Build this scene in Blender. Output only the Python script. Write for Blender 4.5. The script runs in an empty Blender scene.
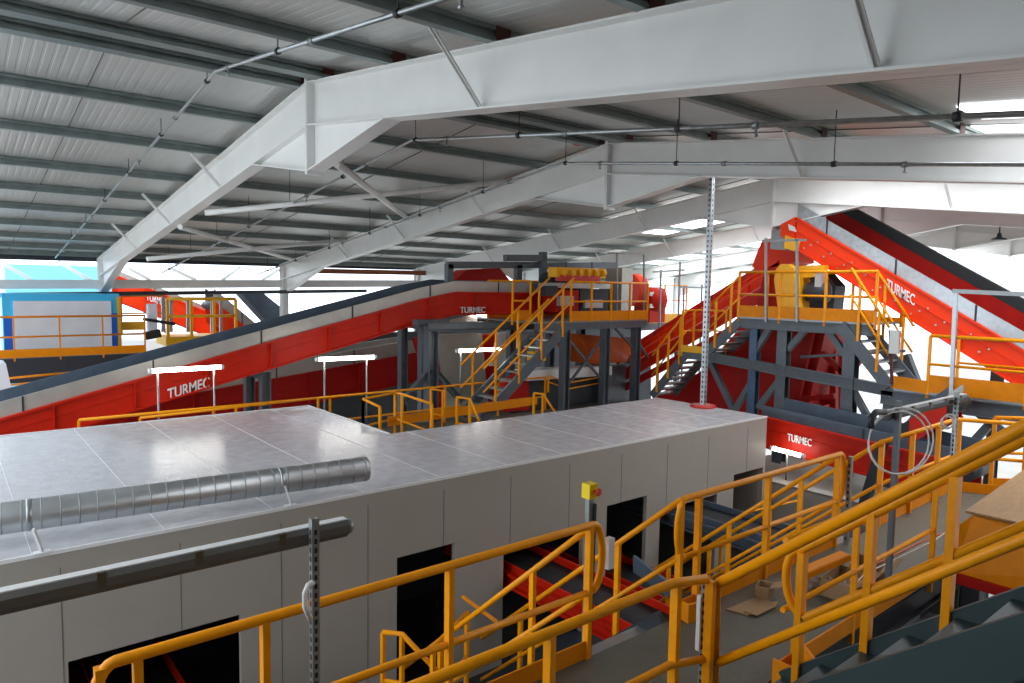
import bpy, math, random
from mathutils import Vector as V, Matrix
random.seed(7)
C = bpy.context.scene.collection
HZ = 8.0            # height of the eye above the hall floor; coordinates below are relative to the eye
# ------------------------------------------------------------ camera model (1024x683)
F = 703.8; PI_ = math.radians(4.494); TH = math.radians(50.77); RO = math.radians(.954)
fh = V((math.cos(TH), math.sin(TH), 0)); rt0 = V((math.sin(TH), -math.cos(TH), 0)); up0 = V((0, 0, 1))
fw = fh*math.cos(PI_) - up0*math.sin(PI_); cu0 = fh*math.sin(PI_) + up0*math.cos(PI_)
rt = rt0*math.cos(RO) + cu0*math.sin(RO); cu = -rt0*math.sin(RO) + cu0*math.cos(RO)
def ray(u, v): return fw + rt*((u-512)/F) - cu*((v-341.5)/F)
def onX(u, v, x): r = ray(u, v); return r*(x/r.x)
def onY(u, v, y): r = ray(u, v); return r*(y/r.y)
def onZ(u, v, z): r = ray(u, v); return r*(z/r.z)
# ------------------------------------------------------------ materials
def mat(name, col, rough=.5, metal=0, noise=0, nscale=6, bump=0, bscale=40, emis=None, estr=0, spec=.5, col2=None, cc=0, stretch=None):
    m = bpy.data.materials.new(name); m.use_nodes = True; nt = m.node_tree; b = nt.nodes['Principled BSDF']
    b.inputs['Base Color'].default_value = (*col, 1); b.inputs['Roughness'].default_value = rough
    b.inputs['Metallic'].default_value = metal; b.inputs['Specular IOR Level'].default_value = spec
    b.inputs['Coat Weight'].default_value = cc; b.inputs['Coat Roughness'].default_value = .25
    tc = nt.nodes.new('ShaderNodeTexCoord'); mp = nt.nodes.new('ShaderNodeMapping')
    nt.links.new(tc.outputs['Object'], mp.inputs[0])
    if stretch: mp.inputs['Scale'].default_value = stretch
    if noise:
        n = nt.nodes.new('ShaderNodeTexNoise'); n.inputs['Scale'].default_value = nscale; n.inputs['Detail'].default_value = 6
        nt.links.new(mp.outputs[0], n.inputs['Vector'])
        r = nt.nodes.new('ShaderNodeValToRGB'); r.color_ramp.elements[0].position = .3; r.color_ramp.elements[1].position = .7
        c2 = col2 or tuple(c*(1-noise) for c in col)
        r.color_ramp.elements[0].color = (*c2, 1); r.color_ramp.elements[1].color = (*col, 1)
        nt.links.new(n.outputs['Fac'], r.inputs[0]); nt.links.new(r.outputs[0], b.inputs['Base Color'])
        mr = nt.nodes.new('ShaderNodeMapRange'); mr.inputs['To Min'].default_value = max(0, rough-.12); mr.inputs['To Max'].default_value = min(1, rough+.12)
        nt.links.new(n.outputs['Fac'], mr.inputs[0]); nt.links.new(mr.outputs[0], b.inputs['Roughness'])
    if bump:
        n2 = nt.nodes.new('ShaderNodeTexNoise'); n2.inputs['Scale'].default_value = bscale; n2.inputs['Detail'].default_value = 3
        nt.links.new(mp.outputs[0], n2.inputs['Vector'])
        bp = nt.nodes.new('ShaderNodeBump'); bp.inputs['Strength'].default_value = bump; bp.inputs['Distance'].default_value = .02
        nt.links.new(n2.outputs['Fac'], bp.inputs['Height']); nt.links.new(bp.outputs[0], b.inputs['Normal'])
    if emis:
        b.inputs['Emission Color'].default_value = (*emis, 1); b.inputs['Emission Strength'].default_value = estr
    return m
M = dict(
 white=mat('white_steel_paint', (.86,.86,.84), .38, noise=.06, nscale=2),
 sheet=mat('roof_liner_sheet', (.66,.67,.65), .36, .35, noise=.16, nscale=1.6, stretch=(1,.15,1)),
 sheet2=mat('roof_liner_warm', (.42,.41,.37), .4, .3, noise=.2, nscale=2),
 purlin=mat('galvanised_purlin', (.26,.31,.30), .42, .45, noise=.25, nscale=5),
 galv=mat('galvanised_steel', (.50,.53,.55), .36, .85, noise=.25, nscale=9),
 galvd=mat('dull_galvanised_steel', (.33,.35,.35), .42, .7, noise=.2, nscale=9),
 cleat=mat('red_oxide_primer', (.11,.025,.015), .6, noise=.3),
 yellow=mat('yellow_rail_paint', (.95,.345,.002), .36, noise=.12, nscale=14, spec=.25),
 yellow2=mat('yellow_machine_paint', (.92,.46,.006), .42, noise=.1, nscale=8),
 orange=mat('orange_toe_plate_paint', (.80,.255,.002), .5, spec=.2, noise=.12, nscale=8),
 red=mat('red_conveyor_paint', (.62,.017,.003), .45, noise=.14, nscale=5, spec=.25),
 redb=mat('lit_red_conveyor_paint', (.92,.048,.004), .45, noise=.06, nscale=4, spec=.25),  # the same red, lifted for parts in stronger light
 darkred=mat('deep_red_paint', (.46,.010,.006), .5, noise=.18, nscale=4, spec=.2),
 grey=mat('blue_grey_steel_paint', (.10,.12,.14), .42, noise=.2, nscale=6),
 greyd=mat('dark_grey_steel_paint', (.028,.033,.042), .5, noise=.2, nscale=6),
 blue=mat('blue_column_paint', (.05,.11,.20), .42, noise=.2),
 teal=mat('teal_grey_stringer_paint', (.030,.055,.060), .45, noise=.15, nscale=5),
 rubber=mat('black_rubber_belt', (.018,.019,.022), .55, noise=.2, nscale=8, bump=.1),
 belt=mat('slate_belt_cover', (.085,.115,.155), .5, noise=.25, nscale=3),
 skirt=mat('brushed_skirt_plate', (.50,.49,.45), .38, .45, noise=.14, nscale=3),
 wall=mat('cabin_wall_panel', (.35,.318,.275), .5, noise=.05, nscale=3),
 film=mat('cabin_roof_film', (.60,.60,.63), .2, noise=.16, nscale=5, bump=.22, bscale=14, spec=.5),
 seam=mat('dark_panel_joint', (.13,.12,.11), .7),  # dark colour of wall panel joints and roof laps
 trimw=mat('white_edge_trim', (.75,.75,.74), .4),
 deck=mat('chequer_plate_deck', (.14,.135,.105), .48, .35, noise=.3, nscale=4, bump=.5, bscale=90),
 floor=mat('hall_concrete', (.52,.49,.44), .7, noise=.15, nscale=.6),
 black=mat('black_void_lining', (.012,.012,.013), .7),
 ply=mat('plywood_board', (.42,.22,.06), .6, noise=.35, nscale=7, stretch=(1,5,1)),
 card=mat('brown_cardboard', (.36,.22,.11), .8, noise=.15),
 paper=mat('crumpled_paper', (.55,.42,.36), .8, noise=.3, nscale=16),
 letter=mat('white_lettering', (.85,.85,.83), .5),
 cyan2=mat('bright_cyan_paint', (.06,.55,.92), .4), bluep=mat('container_blue_paint', (.01,.13,.62), .4), cyan=mat('pale_cyan_cladding', (.25,.70,.88), .4),
 cpanel=mat('pale_container_panel', (.86,.88,.93), .35, noise=.12, nscale=1.5),
 cable=mat('white_cable', (.8,.8,.78), .4), brass=mat('dark_clip', (.16,.14,.09), .4, .7),
 redcap=mat('red_plastic', (.55,.03,.02), .35), ebox=mat('yellow_plastic', (.85,.62,.01), .35),
 rust=mat('brown_rust_beam', (.28,.08,.02), .6), orangeb=mat('orange_chute_paint', (.60,.11,.01), .4, noise=.25),
 tube=mat('lit_fluorescent_tube', (1,1,1), .4, emis=(1,.97,.88), estr=14),
 sky=mat('rooflight_sheet', (.8,.8,.8), .5, emis=(.93,.96,1), estr=4.5),
 casing=mat('dull_fitting_casing', (.17,.165,.15), .4, .5, noise=.15), winb=mat('pale_blue_window_strip', (.25,.45,.7), .3),
)
# spiral duct: fine rings from a wave
m = M['duct'] = mat('spiral_duct_steel', (.60,.64,.66), .36, .75, noise=.12, nscale=3)
# ------------------------------------------------------------ mesh builder
def frame_axes(d, up=V((0,0,1))):
    d = d.normalized()
    s = d.cross(up)
    if s.length < 1e-4: s = d.cross(V((0,1,0)))
    s.normalize(); return d, s, s.cross(d)
class MB:
    def __init__(s): s.v = []; s.f = []; s.sm = []
    def add(s, vs, fs, sm=False):
        o = len(s.v); s.v += [V(p) for p in vs]; s.f += [tuple(i+o for i in f) for f in fs]; s.sm += [sm]*len(fs) if not isinstance(sm, list) else sm
        return s
    def box(s, x0, x1, y0, y1, z0, z1):
        return s.prism([(x0,y0,z0),(x1,y0,z0),(x1,y1,z0),(x0,y1,z0)], (0,0,z1-z0))
    def prism(s, poly, vec):
        n = len(poly); vec = V(vec); p = [V(q) for q in poly]
        vs = p + [q+vec for q in p]
        fs = [tuple(range(n-1,-1,-1)), tuple(range(n,2*n))] + [(i,(i+1)%n,n+(i+1)%n,n+i) for i in range(n)]
        return s.add(vs, fs)
    def sect(s, p, q, prof, up=V((0,0,1))):
        p = V(p); q = V(q); d, sd, u = frame_axes(q-p, up)
        return s.prism([p+sd*a+u*b for a, b in prof], q-p)
    def beam(s, p, q, w, h, up=V((0,0,1)), dz=0):
        return s.sect(p, q, [(-w/2,-h/2+dz),(w/2,-h/2+dz),(w/2,h/2+dz),(-w/2,h/2+dz)], up)
    def ibeam(s, p, q, w, h, t=.012, tw=.01, up=V((0,0,1)), dz=0):
        for a in (-h/2+t/2, h/2-t/2): s.sect(p, q, [(-w/2,a-t/2+dz),(w/2,a-t/2+dz),(w/2,a+t/2+dz),(-w/2,a+t/2+dz)], up)
        return s.sect(p, q, [(-tw/2,-h/2+t+dz),(tw/2,-h/2+t+dz),(tw/2,h/2-t+dz),(-tw/2,h/2-t+dz)], up)
    def tube(s, pts, r, n=8, closed=False):
        pts = [V(p) for p in pts]; N = len(pts); rings = []
        pu = None
        for i, p in enumerate(pts):
            if closed: d = pts[(i+1)%N]-pts[i-1]
            else: d = pts[min(i+1,N-1)]-pts[max(i-1,0)]
            d.normalize()
            if pu is None:
                pu = V((0,0,1)) if abs(d.z) < .9 else V((0,1,0))
            u = (pu - d*pu.dot(d))
            if u.length < 1e-4: u = V((1,0,0)) - d*d.x
            u.normalize(); w = d.cross(u); pu = u
            rings.append([p + u*(r*math.cos(2*math.pi*k/n)) + w*(r*math.sin(2*math.pi*k/n)) for k in range(n)])
        vs = [q for g in rings for q in g]; fs = []
        for i in range(N if closed else N-1):
            a = i*n; b = ((i+1)%N)*n
            for k in range(n): fs.append((a+k, a+(k+1)%n, b+(k+1)%n, b+k))
        sm = [True]*len(fs)
        if not closed:
            fs += [tuple(range(n-1,-1,-1)), tuple(range((N-1)*n, N*n))]; sm += [False, False]
        return s.add(vs, fs, sm)
    def lathe(s, c, prof, axis=V((0,0,1)), n=20):
        c = V(c); d, a, b = frame_axes(V(axis), V((0,0,1)) if abs(V(axis).normalized().z) < .9 else V((0,1,0)))
        vs = []; fs = []
        for r, h in prof:
            for k in range(n): t = 2*math.pi*k/n; vs.append(c + d*h + a*(r*math.cos(t)) + b*(r*math.sin(t)))
        for i in range(len(prof)-1):
            for k in range(n): fs.append((i*n+k, i*n+(k+1)%n, (i+1)*n+(k+1)%n, (i+1)*n+k))
        sm = [True]*len(fs); fs += [tuple(range(n-1,-1,-1)), tuple(range((len(prof)-1)*n, len(prof)*n))]; sm += [False]*2
        return s.add(vs, fs, sm)
    def strip(s, pts, z0, z1, n0, n1):
        """solid following a polyline, vertical extent z0..z1, sideways extent n0..n1 along the horizontal normal"""
        pts = [V(p) for p in pts]; d = pts[-1]-pts[0]; nn = V((-d.y, d.x, 0)).normalized(); vs = []
        for p in pts:
            for a, b in ((n0,z0),(n1,z0),(n1,z1),(n0,z1)): vs.append(p + nn*a + V((0,0,b)))
        fs = [(3,2,1,0), tuple(len(vs)-4+k for k in range(4))]
        for i in range(len(pts)-1):
            for k in range(4): fs.append((i*4+k, i*4+(k+1)%4, (i+1)*4+(k+1)%4, (i+1)*4+k))
        return s.add(vs, fs)
    def build(s, name, m, parent=None, label=None, **kw):
        me = bpy.data.meshes.new(name)
        if parent is not None: org = V(parent['_o']) if '_o' in parent else ORG[parent.name]
        else:
            lo = [min(p[i] for p in s.v) for i in range(3)]; hi = [max(p[i] for p in s.v) for i in range(3)]
            org = V(((lo[0]+hi[0])/2, (lo[1]+hi[1])/2, lo[2]))
        me.from_pydata([tuple(p-org) for p in s.v], [], s.f); me.update()
        me.polygons.foreach_set('use_smooth', s.sm)
        me.materials.append(M[m]); o = bpy.data.objects.new(name, me); C.objects.link(o)
        if parent is not None: o.parent = parent
        else: o.location = org + V((0,0,HZ))
        ORG[o.name] = org
        if label: o['label'] = label
        for k, v in kw.items(): o[k] = v
        return o
ORG = {}
def thing(name, label, cat, loc, group=None):
    o = bpy.data.objects.new(name, None); C.objects.link(o); o.empty_display_size = .2
    loc = V(loc); o.location = loc + V((0,0,HZ)); ORG[o.name] = loc
    o['label'] = label; o['category'] = cat
    if group: o['group'] = group
    return o
def tag(o, label, cat, group=None):
    o['label'] = label; o['category'] = cat
    if group: o['group'] = group
    return o
def struct(o): o['kind'] = 'structure'; return o
def lettering(parent, text, p0, p1, h, off, up=None, mname='letter'):
    """raised text along p0->p1, bottom on that line, height h, pushed by off"""
    cv = bpy.data.curves.new('lettering', 'FONT'); cv.body = text; cv.extrude = .02; cv.offset = .012
    t = bpy.data.objects.new('lettering', cv); C.objects.link(t)
    me = bpy.data.meshes.new_from_object(t.evaluated_get(bpy.context.evaluated_depsgraph_get()))
    bpy.data.objects.remove(t); 
    xs = [v.co.x for v in me.vertices]; ys = [v.co.y for v in me.vertices]; x0, x1, y0, y1 = min(xs), max(xs), min(ys), max(ys)
    p0 = V(p0); p1 = V(p1); d = p1-p0; upv = V(up) if up else V((0,0,1)); nn = V(off); org = ORG[parent.name]
    for v in me.vertices:
        a = (v.co.x-x0)/(x1-x0); b = (v.co.y-y0)/(y1-y0)
        v.co = p0 + d*a + upv*(b*h) + nn*(1 if v.co.z > 0 else .2) - org
    me.materials.clear(); me.materials.append(M[mname]); o = bpy.data.objects.new('lettering', me); C.objects.link(o); o.parent = parent
    o['label'] = 'white %s lettering' % text
    return o
# ------------------------------------------------------------ reusable kinds
def railing(label, pts, posts=None, h=1.1, r=.026, toe=.15, loops=(0,0), group=None, spacing=1.5, name='railing', mid=True, side=0, mt='yellow', cat='railing', pw=.055):
    pts = [V(p) for p in pts]; t = thing(name, label, cat, pts[0], group)
    top = [p+V((0,0,h)) for p in pts]; md = [p+V((0,0,h*.5)) for p in pts]
    def arc(a, d):     # a = end point, d = outward direction; half loop down to the mid rail
        return [a + d*(.11*math.sin(k*math.pi/12)) + V((0,0,-(h*.25)*(1-math.cos(k*math.pi/12)))) for k in range(1,13)]
    path = list(top)
    if loops[1]: d = (pts[-1]-pts[-2]).normalized(); path = path + arc(top[-1], d)
    if loops[0]: d = (pts[0]-pts[1]).normalized(); path = arc(top[0], d)[::-1] + path
    MB().tube(path, r, 10).build('top_rail', mt, t)
    if mid: MB().tube(md, r*.85, 8).build('mid_rail', mt, t)
    if posts is None:
        posts = []
        for a, b in zip(pts, pts[1:]):
            n = max(1, round((b-a).length/spacing)); posts += [a.lerp(b, i/n) for i in range(n)]
        posts.append(pts[-1])
    for p in posts:
        p = V(p); MB().beam(p+V((0,0,-.12)), p+V((0,0,h-.01)), pw, pw*.7, up=V((1,0,0))).build('post', mt, t)
    if toe:
        k = MB()
        for a, b in zip(pts, pts[1:]): k.beam(a+V((0,0,toe/2)), b+V((0,0,toe/2)), .012, toe)
        k.build('toe_board', 'orange', t)
    return t
def stair_rail(label, a, b, h=1.05, n=4, r=.026, group=None, mt='yellow', pw=.055, loop=0, **k):
    return railing(label, [a, b], posts=[V(a).lerp(V(b), (i+.5)/n) for i in range(n)], h=h, r=r, toe=0, group=group, mt=mt, pw=pw, name='stair_handrail', cat='handrail', loops=(loop,0), **k)
def stairs(label, a, b, wv, m='grey', n=None, sh=.24, group=None, tm='galvd'):
    """a top, b bottom on the near stringer; wv vector to the far stringer"""
    a = V(a); b = V(b); wv = V(wv); t = thing('staircase', label, 'stairs', b, group)
    for o in (V((0,0,0)), wv): MB().beam(a+o, b+o, .06, sh).build('stringer', m, t)
    n = n or max(3, round(abs(a.z-b.z)/.22)); d = V((b.x-a.x, b.y-a.y, 0)).normalized()
    for i in range(n):
        p = a.lerp(b, (i+.7)/n); k = MB()
        k.beam(p, p+wv, .24, .04); k.build('tread', tm, t)
    return t
def conveyor(label, pts, width, hred=.75, hsk=.3, side=1, red='red', skirt='skirt', belt='belt', ribs=1.2, group=None, far_h=None, farm='belt', cat='conveyor', name='belt_conveyor', seams=2.4, lip=.07):
    """pts: bottom edge of the near red side; side=+1/-1 which way the width goes along the horizontal normal"""
    pts = [V(p) for p in pts]; t = thing(name, label, cat, pts[0], group); w = width*side; s = side
    def S(z0, z1, a, b): 
        return MB().strip(pts, z0, z1, min(a,b), max(a,b))
    k = S(0, hred, 0, .03*s); k.strip(pts, 0, .04, *sorted((-lip*s, 0))); k.strip(pts, hred-.05, hred, *sorted((-lip*s, 0)))
    k.strip(pts, hred*.55, hred*.58, *sorted((-.02*s, 0)))
    k.build('side_frame', red, t)
    L = 0; seg = []
    for a, b in zip(pts, pts[1:]): seg.append((a, b, L)); L += (b-a).length
    d = pts[-1]-pts[0]; nn = V((-d.y, d.x, 0)).normalized()
    def at(l):
        for a, b, l0 in seg:
            ln = (b-a).length
            if l <= l0+ln+1e-6: return a.lerp(b, (l-l0)/ln), (b-a).normalized()
        return pts[-1], (pts[-1]-pts[-2]).normalized()
    if ribs:
        k = MB(); q = ribs*.5
        while q < L:
            p, dd = at(q); p = p - nn*(lip*.5*s); k.beam(p+V((0,0,.04)), p+V((0,0,hred-.05)), .02, lip, up=nn); q += ribs
        k.build('stiffener', red, t, kind='stuff')
    S(0, hred, w-.03*s, w).build('side_frame', red, t)
    S(hred-.05, hred-.02, .03*s, w-.03*s).build('belt', belt, t)
    S(hred, hred+hsk, .02*s, .05*s).build('skirt_plate', skirt, t)
    fh_ = far_h or hsk
    S(hred, hred+fh_, w-.05*s, w-.02*s).build('far_skirt_plate', farm, t)
    q = seams*.6
    while q < L:
        p, dd = at(q); p = p + nn*(.01*s); MB().beam(p+V((0,0,hred)), p+V((0,0,hred+hsk)), .03, .03, up=nn).build('skirt_joint', 'greyd', t); q += seams
    for e in (0, -1):
        c = pts[e] + V((0,0,hred-.2)); MB().lathe(c+nn*(.04*s), [(.16,0),(.16,abs(w)-.08)], axis=nn*s, n=16).build('end_roller', 'rubber', t)
    return t
def columns(label, tops, zb, w=.2, m='grey', name='steel_post', cat='post', group=None):
    for i, p in enumerate(tops):
        p = V(p); k = MB(); k.ibeam((p.x,p.y,zb), p, w, w, .02, .014, up=V((1,0,0))); k.box(p.x-.16,p.x+.16,p.y-.16,p.y+.16,zb,zb+.02)
        tag(k.build(name, m), label[i], cat, group)
def bars(name, label, cat, m, segs, w=.12, h=.12, group=None, ib=False):
    k = MB()
    for a, b in segs: (k.ibeam if ib else k.beam)(a, b, w, h)
    return tag(k.build(name, m), label, cat, group)
# ============================================================ SETTING
struct(MB().box(-60,120,-60,120,-HZ-.3,-HZ).build('floor', 'floor'))
RZ = 2.90; SL = .125; RY = 10.0; YE = 27.5; YW = -7.5
def rz(y): return RZ - SL*abs(y-RY)
# roof liner: trapezoidal ribs running down the slope
def roof(y0, y1, nm):
    k = MB(); X0, X1 = -3.0, 39.0; P = .12; n = int((X1-X0)/P); prof = []
    for i in range(n):
        x = X0+i*P; prof += [(x,0),(x+.075,0),(x+.085,.003),(x+.11,.003)]
    prof.append((X0+n*P, 0))
    vs = []; off = .155
    for x, z in prof:
        for y in (y0, y1): vs.append((x, y, rz(y)+off+z))
    for x, z in prof:
        for y in (y0, y1): vs.append((x, y, rz(y)+off+.14))
    m_ = len(prof)*2
    fs = [(2*i, 2*i+1, 2*i+3, 2*i+2) for i in range(len(prof)-1)] + [(m_+2*i+2, m_+2*i+3, m_+2*i+1, m_+2*i) for i in range(len(prof)-1)]
    k.add(vs, fs); return struct(k.build(nm, 'sheet'))
roof(RY, YE+.6, 'ceiling'); roof(YW-.6, RY, 'ceiling')
# cladding end laps (dark seams across the sheets)
k = MB()
for x in [-1.2+3.0*i for i in range(14)]:
    k.beam((x, RY, rz(RY)+.147), (x, YE+.4, rz(YE+.4)+.147), .012, .012)
    k.beam((x, RY, rz(RY)+.147), (x, YW, rz(YW)+.147), .012, .012)
struct(k.build('trim_1', 'seam'))
# rooflights, with an added pair among them
n = 0
def rooflight(x0, x1, ya, yb):
    global n; n += 1
    k = MB(); k.prism([(x0,ya,rz(ya)+.125),(x1,ya,rz(ya)+.125),(x1,yb,rz(yb)+.125),(x0,yb,rz(yb)+.125)], (0,0,.02)); struct(k.build('window_%d' % n, 'sky'))
for x0, x1, ya, yb in [(10.8,12.3,-1,3.6),(9.4,10.25,-1,3.3),(17.5,18.9,10.8,13.6),(17.4,18.6,13.4,17),(20.6,21.9,11,17.6),(24,25.4,12,20),(28,29.6,12,24),(33,35,11,26),(37,39,11,26),
                       (12.7,14.4,-5,8.6),(14.8,16.3,-5,8.6),(20,21.5,-6,3),(26,27.5,-6,4),(32,33.5,-6,5),(-2.5,-1.2,11,20),(-2.4,-1.2,0,9),(5.2,6.4,-6,-1)]:  # first pair is added, hidden between frames, to brighten the tall conveyor
    rooflight(x0, x1, ya, yb)
# purlins
sides = [('far', [10.3,12.1,14.12,16.35,18.35,20.3,22.3,24.2,25.9,27.3]), ('near', [9.55,7.6,5.6,3.7,1.75,-.2,-2.2,-4.2,-6.2])]
ordn = ['first','second','third','fourth','fifth','sixth','seventh','eighth','ninth','tenth']
for nm, ys in sides:
    for i, y in enumerate(ys):
        z = rz(y)+.075; big = .16 if i == 0 else .0; k = MB(); h = .15
        prof = [(-.045,-h/2),(.045,-h/2),(.045,-h/2+.035),(.033,-h/2+.035),(.033,-h/2+.014),(-.033,-h/2+.014),(-.033,h/2-.014),(.033,h/2-.014),(.045,h/2-.014),(.045,h/2),(-.045,h/2)]
        prof = [(-.05-big/3,-h/2),(.05+big/3,-h/2),(.05+big/3,-h/2+.045),(.012,-h/2+.045),(.012,h/2-.045),(.05,h/2-.045),(.05,h/2),(-.05,h/2),(-.05,h/2-.045),(-.012,h/2-.045),(-.012,-h/2+.045),(-.05-big/3,-h/2+.045)]
        k.sect((-3,y,z),(38.8,y,z), prof)
        tag(k.build('roof_purlin','purlin'), 'galvanised grey roof purlin, %s down from the ridge on the %s slope' % (ordn[i], 'far left' if nm == 'far' else 'near right'), 'purlin', 'purlins under the roof sheets')
struct(MB().box(-3,21,YW-.45,YW-.25,-HZ,.9).build('wall_right','greyd'))  # unseen side wall, cut short to let daylight onto the far floor
struct(MB().box(-3.3,-3.1,YW-.45,3.4,-HZ,1.8).build('back_light_block','greyd'))  # unseen blocker added behind the viewer to cut light on the near side
# ============================================================ PORTAL FRAMES
FX = [4.36,10.66,16.83,23.0,29.2,35.4]
fl = ['nearest white steel portal frame, large bright rafter crossing the top of the picture',
      'second white portal frame from the viewer, its ridge splice above the middle of the hall',
      'third white portal frame, its ridge just above the head of the tall red conveyor',
      'fourth white portal frame back, behind the top of the tall red conveyor',
      'fifth white portal frame back, pale in the haze', 'farthest white portal frame at the bright far end of the hall']
def portal(i, x):
    t = thing('portal_frame', fl[i], 'steel frame', (x, RY, -HZ), 'white portal frames')
    D = .62; W = .24
    for y1, lab in ((YE-.1,1), (YW+.1,0)):
        a = V((x, RY, rz(RY))); b = V((x, y1, rz(y1))); k = MB()
        s = 1 if y1 > RY else -1
        for z0, z1 in ((-.02,0),(-D,-D+.02)): k.prism([a+V((-W/2,0,z0)), a+V((W/2,0,z0)), a+V((W/2,0,z1)), a+V((-W/2,0,z1))], b-a)
        k.prism([a+V((-.007,0,-D)), a+V((.007,0,-D)), a+V((.007,0,0)), a+V((-.007,0,0))], b-a)
        k.build('rafter', 'white', t)
        # ridge haunch
        ye = RY + s*2.3; h0 = V((x,RY,1.62)); h1 = V((x,ye,rz(ye)-D)); k = MB()
        k.prism([h0+V((-.006,0,0)), h1+V((-.006,0,0)), V((x-.006,RY,rz(RY)-D))], (.012,0,0))
        k.prism([h0+V((-W/2,0,0)), h0+V((W/2,0,0)), h0+V((W/2,0,.02)), h0+V((-W/2,0,.02))], h1-h0)
        k.build('ridge_haunch', 'white', t)
        # eaves haunch
        ye = y1 - s*3.6; h0 = V((x,y1-s*.3,-.42)); h1 = V((x,ye,rz(ye)-D)); k = MB()
        k.prism([h0+V((-.006,0,0)), h1+V((-.006,0,0)), V((x-.006,y1-s*.3,rz(y1)-D+.03))], (.012,0,0))
        k.prism([h0+V((-W/2,0,0)), h0+V((W/2,0,0)), h0+V((W/2,0,.02)), h0+V((-W/2,0,.02))], h1-h0)
        k.build('eaves_haunch', 'white', t)
        k = MB(); k.ibeam((x,y1,-HZ), (x,y1,rz(y1)-.02), W, .5 if False else .34, .02, .012, up=V((0,1,0))); k.build('column', 'white', t)
    k = MB()
    for s in (-1,1): k.box(x-.13, x+.13, RY+s*.02-.016, RY+s*.02+.016, 1.58, RZ+.05)
    for z in (2.75,2.6,2.2,1.95,1.8,1.68):
        for sx in (-.09,.09): k.lathe((x+sx, RY-.055, z), [(.018,0),(.018,.02)], axis=V((0,1,0)), n=6)
    k.build('ridge_end_plate', 'white', t)
    ys = [y for nm, l in sides for y in l]
    if i < 4:
        k = MB()
        for y in ys:
            k.box(x-.012, x+.012, y+.02, y+.2, rz(y)-.01, rz(y)+.15); k.box(x-.08,x+.08,y+.02,y+.035,rz(y),rz(y)+.15)
        for y in ys:
            if y < 10.5: MB().box(x-.09,x+.09,y-.055,y-.035,rz(y)-.005,rz(y)+.15).build('purlin_cleat','cleat', t)
    # stiffening fly braces from the purlins to the lower flange
    for y in ([21.7,18.0,14.2,5.85,1.95] if i < 4 else []):
        a = V((x-.65, y, rz(y)+.07)); b = V((x-.06, y, rz(y)-D+.04))
        k = MB(); k.beam(a, b, .06, .012, up=V((0,1,0))); k.beam(a, b, .012, .06, up=V((0,1,0))); k.build('fly_brace', 'white', t)
    return t
for i, x in enumerate(FX): portal(i, x)
def chs(label, a, b, r=.05, m='white'):
    return tag(MB().tube([a,b], r, 10).build('bracing_tube', m), label, 'brace', 'roof bracing tubes')
chs('long white bracing tube running from the near rafter to the middle rafter', onX(205,213,4.4), onX(512,181,10.5), .06)
chs('short white bracing tube crossing behind the nearest ridge haunch', onX(336,163,4.5), onX(408,219,10.4), .06)
chs('white bracing tube low under the eaves, rising to the right', onX(147,259,4.4), onX(345,240,10.5), .06)
chs('white bracing tube low under the eaves, falling to the right', onX(180,227,4.4), onX(300,262,10.5), .06)
# eaves line and beyond
tag(MB().beam((-2,27.75,.82),(39,27.75,1.0),.2,.5).build('eaves_beam','greyd'), 'dark eaves beam along the low side of the roof', 'beam')
tag(MB().beam((-2,27.3,-.27),(30,27.3,.28),.1,.30).build('side_rail_beam','white'), 'white horizontal beam between the columns below the eaves', 'beam')
tag(MB().tube([(-2,26.9,-.60),(14,26.9,-.30)],.07,8).build('service_pipe','greyd'), 'dark pipe running just under the white side beam', 'pipe')
tag(MB().beam(onY(318,271,26.8), onY(425,273,26.8), .16,.2).build('crane_rail','rust'), 'short rust brown beam under the eaves at centre left', 'beam')
k = 0
for (a, b) in [((0,262),(32,280)),((58,262),(92,281)),((128,268),(150,280)),((170,268),(196,280)),((222,280),(240,267)),((262,280),(285,266))]:
    tag(MB().beam(onY(*a,29), onY(*b,29), .12,.12).build('diagonal_brace','white'), ['pale diagonal brace above the white side beam at the far left edge','pale diagonal brace above the blue framed container','pale diagonal brace just right of the nearest column','pale diagonal brace falling right beyond the red far conveyor','pale diagonal brace rising right beyond the far yellow platform','pale diagonal brace just left of the second column'][k], 'brace', 'diagonal braces in the side bay'); k += 1
# neighbouring block seen over the container, pale and far
tag(MB().box(onY(6,300,33).x, onY(118,300,33).x, 33, 36, -8, onY(10,264,33).z).build('cladding_block','cyan'), 'pale cyan clad block beyond the container', 'building')
k = MB(); k.box(52,52.4,-45,20,-8,2.2); 
t = thing('far_building', 'white hall wall beyond the open far end with a strip of blue windows', 'building', (52,-12,-8))
k.build('wall_panel','trimw', t)
k = MB(); a = onX(905,263,51.95); b = onX(958,263,51.95)
for i in range(9): 
    p = a.lerp(b, i/9); q = a.lerp(b, (i+.7)/9); k.box(51.93,51.99,q.y,p.y,p.z-.12,p.z+.12)
k.build('window_strip','winb', t)
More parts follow.
